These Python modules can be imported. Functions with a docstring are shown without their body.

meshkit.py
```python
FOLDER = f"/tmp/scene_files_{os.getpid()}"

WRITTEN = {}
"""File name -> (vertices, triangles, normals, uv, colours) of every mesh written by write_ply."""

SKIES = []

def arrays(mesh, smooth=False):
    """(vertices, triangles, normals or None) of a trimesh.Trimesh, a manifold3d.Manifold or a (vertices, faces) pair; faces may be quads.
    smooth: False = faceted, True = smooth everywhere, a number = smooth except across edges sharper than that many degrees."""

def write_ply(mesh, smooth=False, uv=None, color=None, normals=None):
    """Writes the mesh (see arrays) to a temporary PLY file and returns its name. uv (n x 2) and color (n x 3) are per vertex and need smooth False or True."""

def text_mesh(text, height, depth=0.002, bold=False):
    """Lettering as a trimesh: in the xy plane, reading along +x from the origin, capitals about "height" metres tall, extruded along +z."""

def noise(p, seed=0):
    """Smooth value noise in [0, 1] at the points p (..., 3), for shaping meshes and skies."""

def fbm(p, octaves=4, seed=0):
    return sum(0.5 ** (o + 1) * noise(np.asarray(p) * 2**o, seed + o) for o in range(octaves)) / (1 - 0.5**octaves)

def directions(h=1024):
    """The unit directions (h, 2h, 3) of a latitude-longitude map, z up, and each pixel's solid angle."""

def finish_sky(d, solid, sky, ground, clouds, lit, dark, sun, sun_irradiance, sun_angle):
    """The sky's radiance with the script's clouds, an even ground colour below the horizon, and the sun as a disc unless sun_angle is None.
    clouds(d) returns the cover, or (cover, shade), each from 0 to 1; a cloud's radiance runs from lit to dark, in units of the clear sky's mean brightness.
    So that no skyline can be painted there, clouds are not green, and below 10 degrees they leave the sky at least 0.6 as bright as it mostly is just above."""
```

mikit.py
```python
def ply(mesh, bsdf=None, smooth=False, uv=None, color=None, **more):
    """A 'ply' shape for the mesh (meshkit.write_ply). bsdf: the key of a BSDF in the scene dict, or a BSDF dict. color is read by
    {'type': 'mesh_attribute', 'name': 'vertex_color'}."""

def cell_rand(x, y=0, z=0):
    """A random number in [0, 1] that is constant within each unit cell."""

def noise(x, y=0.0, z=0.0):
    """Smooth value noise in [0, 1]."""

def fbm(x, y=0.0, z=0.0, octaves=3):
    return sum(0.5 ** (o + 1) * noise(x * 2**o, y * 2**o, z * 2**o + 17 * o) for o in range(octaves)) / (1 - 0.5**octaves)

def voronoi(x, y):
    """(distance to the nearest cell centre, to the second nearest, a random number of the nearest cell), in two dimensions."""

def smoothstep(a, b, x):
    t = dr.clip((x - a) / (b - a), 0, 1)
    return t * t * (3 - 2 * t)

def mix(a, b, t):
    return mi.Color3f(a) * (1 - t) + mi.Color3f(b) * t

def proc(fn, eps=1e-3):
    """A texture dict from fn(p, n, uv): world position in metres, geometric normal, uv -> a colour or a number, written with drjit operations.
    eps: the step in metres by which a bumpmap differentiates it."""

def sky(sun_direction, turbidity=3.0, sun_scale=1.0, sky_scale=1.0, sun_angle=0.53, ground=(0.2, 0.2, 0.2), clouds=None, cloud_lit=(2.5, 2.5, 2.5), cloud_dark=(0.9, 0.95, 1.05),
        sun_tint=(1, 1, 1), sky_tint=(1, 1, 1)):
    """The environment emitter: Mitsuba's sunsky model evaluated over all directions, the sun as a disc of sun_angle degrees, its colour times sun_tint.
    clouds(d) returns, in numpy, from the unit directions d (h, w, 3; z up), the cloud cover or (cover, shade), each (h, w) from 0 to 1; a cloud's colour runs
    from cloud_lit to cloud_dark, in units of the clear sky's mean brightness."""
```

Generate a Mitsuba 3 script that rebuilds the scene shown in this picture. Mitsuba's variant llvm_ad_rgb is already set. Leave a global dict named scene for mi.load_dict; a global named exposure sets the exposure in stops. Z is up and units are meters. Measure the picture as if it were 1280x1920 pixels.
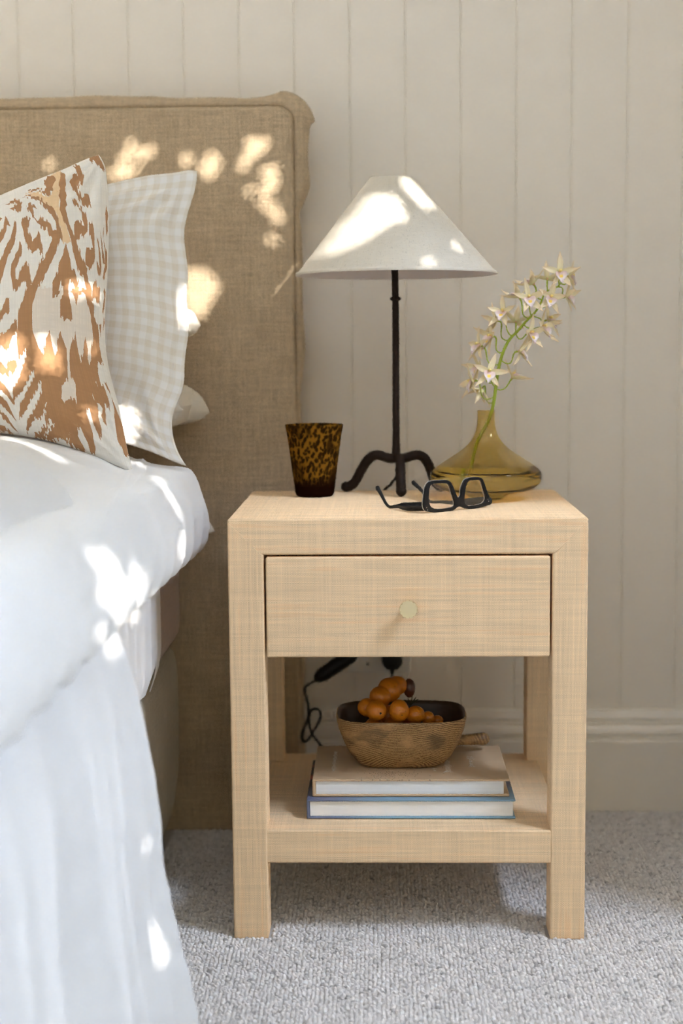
# A bedside corner: a raffia-covered bedside table with lamp, vase and orchid beside a made bed,
# in front of a boarded wall. x to the right, y into the picture, z up, metres; the table's front face is y = 0.
import math
import numpy as np
import trimesh
import manifold3d as m3
import shapely
import drjit as dr
import mitsuba as mi
import mikit
import meshkit
from mikit import proc, cell_rand, noise, fbm, smoothstep, mix, voronoi

scene, labels = {}, {}
rng = np.random.default_rng(7)
T = mi.ScalarTransform4f

# ------------------------------------------------------------------ camera
CAM = np.array([-0.0368, -2.1144, 0.8719])
AHEAD = np.array([-0.02713, 0.99345, -0.11097])   # the way the lens looks
FOCAL = 2770.87                                   # in pixels of a 1280 x 1920 frame
scene['camera'] = {
    'type': 'thinlens', 'fov': 2 * math.degrees(math.atan(640 / FOCAL)), 'fov_axis': 'x',
    'aperture_radius': 0.0105, 'focus_distance': 2.19,
    'to_world': T().look_at(origin=CAM.tolist(), target=(CAM + AHEAD).tolist(), up=[0.0054, 0.1112, 0.9938]),
    'near_clip': 0.05, 'far_clip': 200.0}
exposure = 1.02

# ------------------------------------------------------------------ daylight
SUN_TURN, SUN_RISE = math.radians(22), math.radians(16)   # right of the view's axis, above the horizon
SUN = np.array([math.sin(SUN_TURN) * math.cos(SUN_RISE), -math.cos(SUN_TURN) * math.cos(SUN_RISE), math.sin(SUN_RISE)])
SUN_POWER = 4.6
scene['sky'] = mikit.sky(SUN, turbidity=4.0, sun_scale=0.0, sky_scale=1.85, ground=(0.97, 0.90, 0.80), sky_tint=(0.95, 1.0, 1.10))
UNSEEN_PANE_GLOW = [26.0, 31.0, 39.5]                             # glow of the unseen side window, lighting carpet and table from the right
if SUN_POWER:
    side = np.cross(SUN, [0, 0, 1.0]); side /= np.linalg.norm(side)
    over = np.cross(side, SUN)
    for i in range(5):                            # the sun's disc, as five nearly parallel beams
        a = 2 * math.pi * i / 5
        d = SUN + math.radians(0.1) * (math.cos(a) * side + math.sin(a) * over)
        scene[f'sun_{i + 1}'] = {'type': 'directional', 'direction': (-d).tolist(), 'sampling_weight': 0.2,
                                 'irradiance': {'type': 'rgb', 'value': [SUN_POWER / 5 * c for c in (1.0, 0.94, 0.87)]}}

# ------------------------------------------------------------------ helpers
def label(key, text=None, cat=None, group=None, kind=None):
    labels[key] = {k: v for k, v in (('label', text), ('category', cat), ('group', group), ('kind', kind)) if v}

def num(name, i):
    return name if i == 0 else f'{name}_{i:03d}'

def add(key, mesh, bsdf, smooth=False, **kw):
    scene[key] = mikit.ply(mesh, bsdf, smooth, **kw)

def cat(ms):
    return trimesh.util.concatenate(list(ms))

def to_tm(m):
    if hasattr(m, 'to_mesh'):
        g = m.to_mesh()
        return trimesh.Trimesh(np.array(g.vert_properties[:, :3]), np.array(g.tri_verts), process=False)
    return m

def rbox(x0, x1, y0, y1, z0, z1, r, seg=12):
    """A box with rounded edges."""
    ball = m3.Manifold.sphere(r, seg)
    parts = [ball.translate([x, y, z]) for x in (x0 + r, x1 - r) for y in (y0 + r, y1 - r) for z in (z0 + r, z1 - r)]
    return to_tm(m3.Manifold.batch_hull(parts))

def grid_faces(nu, nv, wrap_v=False, off=0):
    i, j = np.meshgrid(np.arange(nu - 1), np.arange(nv if wrap_v else nv - 1), indexing='ij')
    j2 = (j + 1) % nv
    q = np.stack([i * nv + j, (i + 1) * nv + j, (i + 1) * nv + j2, i * nv + j2], -1).reshape(-1, 4)
    return np.vstack([q[:, [0, 1, 2]], q[:, [0, 2, 3]]]) + off

def loft(rings, caps=True):
    """A closed skin through rings (n, k, 3) of equally many points each."""
    r = np.asarray(rings, float)
    n, k = r.shape[:2]
    f = grid_faces(n, k, True)
    v = r.reshape(-1, 3)
    if caps:
        v = np.vstack([v, r[0].mean(0), r[-1].mean(0)])
        j = np.arange(k); j2 = (j + 1) % k
        f = np.vstack([f, np.stack([np.full(k, n * k), j, j2], 1), np.stack([np.full(k, n * k + 1), (n - 1) * k + j2, (n - 1) * k + j], 1)])
    m = trimesh.Trimesh(v, f, process=False)
    if caps and m.volume < 0:
        m.invert()
    return m

def spline(pts, n):
    """A smooth curve through the points, n samples evenly along it."""
    p = np.asarray(pts, float)
    if len(p) == 2:
        return p[0] + (p[1] - p[0]) * np.linspace(0, 1, n)[:, None]
    from scipy.interpolate import PchipInterpolator, CubicSpline
    d = np.r_[0, np.cumsum(np.linalg.norm(np.diff(p, axis=0), axis=1))]
    c = CubicSpline(d, p)
    q = c(np.linspace(0, d[-1], 400))
    e = np.r_[0, np.cumsum(np.linalg.norm(np.diff(q, axis=0), axis=1))]
    t = np.linspace(0, e[-1], n)
    return np.stack([np.interp(t, e, q[:, k]) for k in range(p.shape[1])], 1)

def tube(pts, radius, sides=10, n=None, closed_ends=True, flat=None):
    """A round tube along the points; radius a number or one per point; flat = (direction, factor) squeezes it."""
    p = np.asarray(pts, float)
    r0 = np.broadcast_to(np.asarray(radius, float), (len(p),))
    if n:
        d = np.r_[0, np.cumsum(np.linalg.norm(np.diff(p, axis=0), axis=1))]
        q = spline(p, n)
        e = np.r_[0, np.cumsum(np.linalg.norm(np.diff(q, axis=0), axis=1))]
        r0 = np.interp(e / e[-1], d / d[-1], r0)
        p = q
    t = np.gradient(p, axis=0)
    t /= np.linalg.norm(t, axis=1, keepdims=True)
    a = np.cross(t[0], [0, 0, 1.0] if abs(t[0, 2]) < 0.9 else [1.0, 0, 0])
    A = []
    for k in range(len(p)):
        a = a - t[k] * (a @ t[k])
        a /= np.linalg.norm(a)
        A.append(a)
    A = np.array(A)
    Bv = np.cross(t, A)
    ang = np.arange(sides) * 2 * np.pi / sides
    rings = []
    def ring(k, s, shift):
        o = r0[k] * s * (np.cos(ang)[:, None] * A[k] + np.sin(ang)[:, None] * Bv[k])
        if flat is not None:
            u = np.asarray(flat[0], float)
            o = o - np.outer(o @ u, u) * (1 - flat[1])
        return p[k] + shift * t[k] * r0[k] + o
    if closed_ends:
        rings += [ring(0, 0.45, -0.75), ring(0, 0.8, -0.45)]
    rings += [ring(k, 1, 0) for k in range(len(p))]
    if closed_ends:
        rings += [ring(len(p) - 1, 0.8, 0.45), ring(len(p) - 1, 0.45, 0.75)]
    return loft(rings)

def lathe(profile, n=48, center=(0, 0, 0)):
    """Profile (radius, z) from top to bottom or back: a surface of revolution, open or closed as the profile is."""
    p = np.asarray(profile, float)
    a = np.arange(n) * 2 * np.pi / n
    v = np.stack([p[:, None, 0] * np.cos(a), p[:, None, 0] * np.sin(a), np.repeat(p[:, 1:2], n, 1)], -1) + np.asarray(center)
    return trimesh.Trimesh(v.reshape(-1, 3), grid_faces(len(p), n, True)[:, ::-1], process=False)

def extrude(poly, axis_map, depth0, depth1):
    """A shapely polygon extruded; axis_map turns (a, b, depth) columns into x, y, z."""
    m = trimesh.creation.extrude_polygon(poly, depth1 - depth0, engine='earcut')
    v = np.array(m.vertices); v[:, 2] += depth0
    out = trimesh.Trimesh(axis_map(v), m.faces, process=False)
    if out.volume < 0:
        out.invert()
    return out

def coons(top, right, bottom, left, ns, nt):
    """A patch between four edge curves; s runs left to right, t from bottom to top."""
    Tc, Bc, Lc, Rc = spline(top, ns), spline(bottom, ns), spline(left, nt), spline(right, nt)
    s = np.linspace(0, 1, ns)[:, None, None]; t = np.linspace(0, 1, nt)[None, :, None]
    return ((1 - t) * Bc[:, None] + t * Tc[:, None] + (1 - s) * Lc[None] + s * Rc[None]
            - (1 - s) * (1 - t) * Bc[0] - s * (1 - t) * Bc[-1] - (1 - s) * t * Tc[0] - s * t * Tc[-1])

def pillow(edges, normal, front, back, ns=90, nt=90, power=0.5, crease=0.004, seed=1, flange=0.0):
    """A stuffed cushion between four edge curves; returns mesh and uv."""
    P = coons(*edges, ns, nt)
    s = np.linspace(0, 1, ns)[:, None]; t = np.linspace(0, 1, nt)[None]
    n = np.asarray(normal, float) / np.linalg.norm(normal)
    es = np.clip((np.minimum(s, 1 - s) - flange) * 2 / (1 - 2 * flange), 0, 1); et = np.clip((np.minimum(t, 1 - t) - flange) * 2 / (1 - 2 * flange), 0, 1)
    bulge = (1 - (1 - es) ** 2.2) ** power * (1 - (1 - et) ** 2.2) ** power
    w = meshkit.fbm(P * [14, 14, 9] + seed, 3, seed) - 0.5
    # soft creases that run in from the corners
    c = np.zeros_like(bulge)
    for cs, ct in ((0, 0), (1, 0), (0, 1), (1, 1)):
        ds, dt = np.abs(s - cs), np.abs(t - ct)
        a = np.arctan2(dt + 1e-6, ds + 1e-6); r = np.hypot(ds, dt)
        c += np.sin(a * 13 + seed) * np.exp(-((r - 0.16) / 0.13) ** 2)
    off = bulge * (1 + 0.10 * w) + 0
    F = P + n * (front * off + crease * (c + 1.2 * w) * np.minimum(1, 6 * bulge))[..., None] + n * 0.0015
    Bk = P - n * (back * off)[..., None] - n * 0.0015
    v = np.vstack([F.reshape(-1, 3), Bk.reshape(-1, 3)])
    f1 = grid_faces(ns, nt); f2 = grid_faces(ns, nt)[:, ::-1] + ns * nt
    idx = np.arange(ns * nt).reshape(ns, nt)
    rim = np.concatenate([idx[:, 0], idx[-1, 1:], idx[-2::-1, -1], idx[0, -2:0:-1]])
    r2 = np.roll(rim, -1)
    fr = np.vstack([np.stack([rim, rim + ns * nt, r2], 1), np.stack([r2, rim + ns * nt, r2 + ns * nt], 1)])
    m = trimesh.Trimesh(v, np.vstack([f1, f2, fr]), process=False)
    if m.volume < 0:
        m.invert()
    S, U = np.broadcast_to(s, (ns, nt)), np.broadcast_to(t, (ns, nt))
    uv = np.stack([S.ravel(), U.ravel()], 1)
    return m, np.vstack([uv, uv])

def rrect_ring(x0, x1, y0, y1, r, z, k=8):
    r = max(r, 1e-4)
    pts = []
    for cx, cy, a0 in ((x1 - r, y0 + r, -90), (x1 - r, y1 - r, 0), (x0 + r, y1 - r, 90), (x0 + r, y0 + r, 180)):
        for a in np.radians(a0 + np.linspace(0, 90, k)):
            pts.append((cx + r * math.cos(a), cy + r * math.sin(a), z))
    return pts

def slab(x0, x1, y0, y1, levels, r):
    """A soft upholstered block: levels = (z, inset)."""
    return loft([rrect_ring(x0 + i, x1 - i, y0 + i, y1 - i, max(r - i * 0.5, 0.01), z) for z, i in levels])

# ------------------------------------------------------------------ materials
def mat(name, color, rough=0.6, spec=0.35, two=True, bump=None, **kw):
    tex = color if isinstance(color, dict) else {'type': 'rgb', 'value': list(color)}
    b = {'type': 'principled', 'base_color': tex, 'roughness': rough, 'specular': spec, **kw}
    if bump:
        b = {'type': 'bumpmap', 'arbitrary': bump[0], 'scale': bump[1], 'bsdf': b}
    scene[name] = {'type': 'twosided', 'bsdf': b} if two else b

def cloth(name, fn_or_color, rough=0.9, sheen=0.25, **kw):
    mat(name, proc(fn_or_color) if callable(fn_or_color) else fn_or_color, rough, 0.12, sheen=sheen, **kw)

def raffia(vertical):
    """Raffia weave: warp and weft strands with slubs; the long streaks follow the strip of cloth."""
    def fn(p, n, uv):
        ax, az = dr.abs(n.x), dr.abs(n.z)
        u = dr.select(ax > 0.7, p.y, p.x)
        v = dr.select(az > 0.7, p.y, p.z)
        iu, iv = u / 0.00185, v / 0.00165
        ru, rv = cell_rand(iu, 3.0), cell_rand(iv, 5.0)
        par = dr.floor(iu) + dr.floor(iv)
        over = par - 2 * dr.floor(par / 2)
        fu, fv = iu - dr.floor(iu) - 0.5, iv - dr.floor(iv) - 0.5
        gap = 4 * (fu * fu * fu * fu + fv * fv * fv * fv)
        shade = 0.96 + 0.08 * over - 0.08 * gap
        slub_h = noise(u / 0.05, dr.floor(iv) * 7.31)           # runs along u, one per weft strand
        slub_v = noise(dr.floor(iu) * 5.17, v / 0.06)
        band_h = fbm(u / 0.12, v / 0.006, 0.0)
        band_v = fbm(u / 0.007, v / 0.15, 4.0)
        a, b = (0.45, 1.0) if vertical else (1.0, 0.45)
        strand = dr.select(over > 0.5, rv, ru)
        tone = 0.16 * (a * (slub_h - 0.5) + b * (slub_v - 0.5)) + 0.22 * (a * (band_h - 0.5) + b * (band_v - 0.5)) + 0.12 * (strand - 0.5)
        fleck = smoothstep(0.988, 0.998, noise(u / 0.004 + 9, v / 0.0022)) * 0.5
        red = smoothstep(0.62, 0.80, dr.select(mi.Bool(vertical), band_v, band_h))
        c = mix((0.765, 0.562, 0.355), (0.715, 0.478, 0.275), red * 0.7)
        return c * mix((1, 1, 1), (0.92, 0.86, 0.78), dr.clip(gap, 0, 1)) * (shade * (1.0 + tone)) * (1 - fleck)
    return fn

RAFFIA_BUMP = lambda p, n, uv: 0.5 * noise(p.x / 0.0018, p.y / 0.0018, p.z / 0.0018)
mat('raffia_across', proc(raffia(False)), 0.75, 0.2)
mat('raffia_upright', proc(raffia(True)), 0.75, 0.2)
mat('wall_paint', (0.80, 0.755, 0.68), 0.55, 0.3)
mat('trim_paint', (0.82, 0.775, 0.70), 0.4, 0.4)
mat('ceiling_paint', (0.84, 0.81, 0.75), 0.8, 0.2)

def linen(base, dark, scale=0.0011):
    def fn(p, n, uv):
        u = dr.select(dr.abs(n.x) > 0.7, p.y, p.x)
        v = dr.select(dr.abs(n.z) > 0.7, p.y, p.z)
        a = noise(u / 0.03, dr.floor(v / scale) * 3.7); b = noise(dr.floor(u / scale) * 3.1, v / 0.03)
        g = noise(u / 0.0012, v / 0.0012)
        t = 0.5 + 0.42 * (a - 0.5) + 0.42 * (b - 0.5) + 0.6 * (g - 0.5) + 0.3 * (fbm(u / 0.05, v / 0.05) - 0.5)
        return mix(dark, base, dr.clip(t, 0, 1))
    return fn

cloth('headboard_linen', linen((0.575, 0.45, 0.305), (0.29, 0.22, 0.14)))
cloth('divan_cloth', linen((0.47, 0.42, 0.335), (0.33, 0.295, 0.23)))
cloth('mattress_cloth', linen((0.47, 0.385, 0.33), (0.36, 0.29, 0.25)))
cloth('duvet_cotton', (0.63, 0.64, 0.65))
cloth('bedspread_cotton', (0.61, 0.62, 0.635))
cloth('sheet_cotton', (0.72, 0.71, 0.70))
cloth('pillow_linen', linen((0.83, 0.785, 0.70), (0.74, 0.69, 0.60)))

def gingham(p, n, uv):
    u, v = uv.x * 26, uv.y * 21
    w = 0.12 * (fbm(uv.x * 6, uv.y * 6) - 0.5)
    sa = smoothstep(0.42, 0.58, dr.abs((u + w) - dr.floor(u + w) - 0.5) * 2)
    sb = smoothstep(0.42, 0.58, dr.abs((v - w) - dr.floor(v - w) - 0.5) * 2)
    thread = 0.3 * (noise(uv.x * 500, uv.y * 40) + noise(uv.x * 40, uv.y * 500) - 1)
    k = dr.clip((sa + sb) * (0.46 + thread * 0.5) + 0.05 * thread, 0, 1)
    return mix((0.86, 0.86, 0.85), (0.75, 0.71, 0.635), k)
cloth('gingham_linen', gingham)

def iron_color(p, n, uv):
    return mix((0.010, 0.006, 0.004), (0.026, 0.015, 0.010), fbm(p.x * 160, p.y * 160, p.z * 160))
mat('forged_iron', proc(iron_color), 0.6, 0.12, bump=(proc(lambda p, n, uv: fbm(p.x * 330, p.y * 330, p.z * 330), 2e-4), 0.0006))

def shade_color(p, n, uv):
    a = dr.atan2(p.y - 0.358, p.x + 0.016)
    th = noise(a * 400, p.z * 30) + noise(a * 20, p.z * 900)
    fl = smoothstep(0.80, 0.90, noise(a * 90, p.z * 500))
    return mix((0.60, 0.56, 0.48), (0.66, 0.62, 0.54), th * 0.5) * (1 - 0.12 * fl)
scene['shade_linen'] = {'type': 'twosided', 'bsdf': {'type': 'principled', 'base_color': proc(shade_color), 'roughness': 0.85, 'specular': 0.15}}
mat('shade_lining', (0.74, 0.68, 0.65), 0.9, 0.1)
mat('brass', (0.83, 0.71, 0.46), 0.35, 0.5, metallic=1.0)
mat('black_plastic', (0.004, 0.004, 0.0045), 0.45, 0.25)
mat('white_plastic', (0.78, 0.76, 0.72), 0.3, 0.5)
mat('dark_mark', (0.03, 0.05, 0.035), 0.4, 0.4)
mat('acetate', (0.003, 0.004, 0.006), 0.15, 0.28, clearcoat=0.25, clearcoat_gloss=0.95)
mat('acetate_edge', (0.55, 0.53, 0.50), 0.2, 0.6)
mat('steel', (0.75, 0.75, 0.75), 0.25, 0.5, metallic=1.0)
scene['lens_glass'] = {'type': 'thindielectric', 'int_ior': 1.5, 'specular_transmittance': {'type': 'rgb', 'value': [0.93, 0.87, 0.83]}}

AMBER = [1.0, 0.915, 0.68]
scene['amber_glass'] = {'type': 'dielectric', 'int_ior': 1.42, 'ext_ior': 1.0, 'specular_transmittance': {'type': 'rgb', 'value': AMBER}}
scene['amber_to_water'] = {'type': 'dielectric', 'int_ior': 1.33, 'ext_ior': 1.42, 'specular_transmittance': {'type': 'rgb', 'value': AMBER}}
scene['water_surface'] = {'type': 'dielectric', 'int_ior': 1.33, 'ext_ior': 1.0}

def tortoise(p, n, uv):
    a = dr.atan2(p.y - 0.325, p.x + 0.149)
    u, v = a * 0.042 / 0.0062, p.z / 0.0085
    w = 0.9 * (fbm(u * 0.9, v * 0.9, 2.0) - 0.5)
    d1, _, r1 = voronoi(u + w, v + w * 1.3)
    spot = smoothstep(0.62, 0.34, d1 + 0.25 * (r1 - 0.3)) 
    big = smoothstep(0.50, 0.72, fbm(u * 0.35, v * 0.3, 7.0))
    low = smoothstep(0.666, 0.643, p.z)
    dark = dr.clip(dr.maximum(spot * 0.95, big * 0.85), 0, 1)
    c = mix((0.40, 0.185, 0.022), (0.028, 0.009, 0.004), dark)
    return mix(c, (0.022, 0.006, 0.003), low)
scene['tortoise_glass'] = {'type': 'principledthin', 'base_color': proc(tortoise), 'roughness': 0.08, 'spec_trans': 0.0, 'diff_trans': 1.1, 'eta': 1.5}
# ------------------------------------------------------------------ measured shapes (metres)
LEG_L = [(-0.0133, 0.3580, 0.6878), (-0.0303, 0.3630, 0.6875), (-0.0446, 0.3680, 0.6909), (-0.0564, 0.3730, 0.6852), (-0.0664, 0.3780, 0.6722), (-0.0765, 0.3850, 0.6535), (-0.0849, 0.3900, 0.6404), (-0.0932, 0.3930, 0.6356), (-0.0987, 0.3940, 0.6337)]
LEG_R = [(-0.0116, 0.3580, 0.6878), (0.0082, 0.3630, 0.6873), (0.0244, 0.3680, 0.6904), (0.0353, 0.3730, 0.6846), (0.0435, 0.3780, 0.6715), (0.0500, 0.3850, 0.6528), (0.0565, 0.3900, 0.6396), (0.0639, 0.3930, 0.6347), (0.0693, 0.3940, 0.6327)]
LEG_F = [(-0.0107, 0.3560, 0.6879), (-0.0073, 0.3430, 0.6862), (-0.0053, 0.3300, 0.6765), (-0.0050, 0.3210, 0.6614), (-0.0047, 0.3140, 0.6443), (-0.0044, 0.3080, 0.6352), (-0.0045, 0.3040, 0.6312)]
LAMP_STEM = [(-0.0120, 0.3580, 0.6887), (-0.0120, 0.3580, 0.7209), (-0.0119, 0.3580, 0.8098), (-0.0120, 0.3580, 0.9375), (-0.0127, 0.3580, 0.9943), (-0.0139, 0.3580, 1.0637)]
LAMP_COLLAR = [(-0.0119, 0.3580, 0.9506)]
LAMP_SHADE = [(-0.0125, 0.3580, 0.9890), (-0.0201, 0.3580, 1.1470)]
LAMP_R = (0.1652, 0.0354)
LAMP_FLEX = [(-0.0123, 0.3780, 0.6655), (-0.0132, 0.3930, 0.6488), (-0.0185, 0.4080, 0.6411), (-0.0235, 0.4280, 0.6328)]
VASE_PROFILE = [(0.0153, 0.7686), (0.0148, 0.7541), (0.0175, 0.7370), (0.0231, 0.7251), (0.0325, 0.7131), (0.0470, 0.7021), (0.0616, 0.6927), (0.0766, 0.6825), (0.0831, 0.6773), (0.0878, 0.6722), (0.0899, 0.6670), (0.0900, 0.6601), (0.0883, 0.6549), (0.0844, 0.6497), (0.0720, 0.6410), (0.0532, 0.6323), (0.0343, 0.6261)]
VASE_AT = (0.1315, 0.262)
GLASS = (-0.1483, 0.3, 0.0467, 0.0307, 0.116)
ORCHID_STEM = [(0.1015, 0.2620, 0.6503), (0.1049, 0.2620, 0.6658), (0.1083, 0.2620, 0.6813), (0.1126, 0.2620, 0.7002), (0.1194, 0.2620, 0.7224), (0.1313, 0.2620, 0.7446), (0.1425, 0.2620, 0.7772), (0.1452, 0.2620, 0.7940), (0.1474, 0.2620, 0.8107), (0.1498, 0.2620, 0.8292), (0.1544, 0.2620, 0.8496), (0.1617, 0.2620, 0.8699), (0.1709, 0.2620, 0.8846), (0.1820, 0.2620, 0.8956), (0.1912, 0.2620, 0.9065), (0.2041, 0.2620, 0.9193), (0.2169, 0.2620, 0.9376), (0.2260, 0.2620, 0.9558), (0.2370, 0.2620, 0.9612), (0.2498, 0.2620, 0.9721)]
FLOWERS = [('front', 0.1966, 0.2440, 0.9463), ('front', 0.2305, 0.2440, 0.9469), ('front', 0.1342, 0.2400, 0.8307), ('front', 0.2448, 0.2440, 0.9858), ('right', 0.2614, 0.2670, 0.9795), ('up', 0.2290, 0.2740, 0.9755), ('upleft', 0.2066, 0.2720, 0.9683), ('right', 0.2565, 0.2620, 0.9482), ('right', 0.2184, 0.2570, 0.8998), ('frontright', 0.1989, 0.2460, 0.8907), ('right', 0.1821, 0.2520, 0.8620), ('upright', 0.1731, 0.2620, 0.8198), ('left', 0.1110, 0.2570, 0.8157), ('down', 0.1258, 0.2720, 0.8035), ('left', 0.1218, 0.2620, 0.8717), ('left', 0.1409, 0.2620, 0.8858), ('left', 0.1490, 0.2720, 0.9108), ('frontleft', 0.1575, 0.2540, 0.9241), ('upleft', 0.1839, 0.2720, 0.9477), ('up', 0.1798, 0.2800, 0.9088), ('left', 0.1216, 0.2780, 0.8376), ('right', 0.2295, 0.2740, 0.9119)]
FLANGE_RIGHT = [(1.2741, 0.0378), (1.2489, 0.0274), (1.2037, 0.0246), (1.1584, 0.0274), (1.1219, 0.0151), (1.1037, 0.0085), (1.0762, 0.0113), (1.0304, 0.0132), (0.9935, 0.0123), (0.9566, 0.0123), (0.9195, 0.0132), (0.8730, 0.0161), (0.8264, 0.0113), (0.7701, 0.0047), (0.7324, 0.0028), (0.6377, 0.0057), (0.3100, 0.0095), (0.2316, 0.0066), (0.1526, 0.0085)]
FLANGE_TOP = [(-0.8814, 0.0217), (-0.6948, 0.0217), (-0.6110, 0.0227), (-0.5274, 0.0236), (-0.4439, 0.0227), (-0.3884, 0.0189), (-0.3236, 0.0180), (-0.2774, 0.0170), (-0.2405, 0.0198), (-0.2128, 0.0255)]
SHELF_Z = (0.1125, 0.1629)
BOOK_A = (-0.1515, 0.1622, 0.0518, 0.1629, 0.0299)
BOOK_B = (-0.1421, 0.1542, 0.0651, 0.2575, 0.1928, 0.0274)
BOWL_HANDLE = [(0.0762, 0.2000, 0.2455), (0.0957, 0.2130, 0.2420), (0.1116, 0.2210, 0.2407), (0.1267, 0.2280, 0.2397)]
FRUIT_SEEN = [(-0.0469, 0.1200, 0.3137, 0.0162), (-0.0115, 0.1230, 0.3121, 0.0154), (0.0142, 0.1330, 0.3036, 0.0146), (0.0336, 0.1450, 0.2954, 0.0106), (0.0490, 0.1550, 0.2886, 0.0090), (-0.0611, 0.1400, 0.3138, 0.0147), (-0.0403, 0.1550, 0.3271, 0.0173), (-0.0259, 0.1700, 0.3347, 0.0190), (-0.0140, 0.1850, 0.3380, 0.0158), (0.0056, 0.1950, 0.3313, 0.0100)]
CALYX_AT = [(0.0073, 0.1550, 0.3185)]
SPEC_AT = (0.0422, 0.0709, 0.7721, 0.6355)
SPEC_OUTLINE = [(-0.0195, 0.6317), (-0.0225, 0.6381), (-0.0215, 0.6488), (-0.0194, 0.6611), (-0.0163, 0.6686), (-0.0102, 0.6728), (0.0001, 0.6740), (0.0166, 0.6735), (0.0291, 0.6712), (0.0344, 0.6653), (0.0386, 0.6572), (0.0428, 0.6491), (0.0470, 0.6449), (0.0513, 0.6469), (0.0523, 0.6548), (0.0555, 0.6640), (0.0587, 0.6693), (0.0651, 0.6729), (0.0758, 0.6741), (0.0865, 0.6738), (0.0952, 0.6710), (0.0996, 0.6644), (0.1040, 0.6545), (0.1095, 0.6446), (0.1128, 0.6363), (0.1117, 0.6324), (0.1019, 0.6283), (0.0867, 0.6262), (0.0716, 0.6262), (0.0609, 0.6281), (0.0534, 0.6310), (0.0481, 0.6317), (0.0439, 0.6309), (0.0375, 0.6275), (0.0249, 0.6260), (0.0083, 0.6257), (-0.0082, 0.6277)]
SPEC_LENS_A = [(-0.0123, 0.6436), (-0.0127, 0.6529), (-0.0118, 0.6606), (-0.0092, 0.6674), (-0.0040, 0.6693), (0.0083, 0.6695), (0.0208, 0.6686), (0.0270, 0.6666), (0.0302, 0.6625), (0.0333, 0.6544), (0.0365, 0.6464), (0.0392, 0.6383), (0.0386, 0.6337), (0.0312, 0.6314), (0.0166, 0.6306), (0.0000, 0.6321), (-0.0082, 0.6355)]
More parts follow.
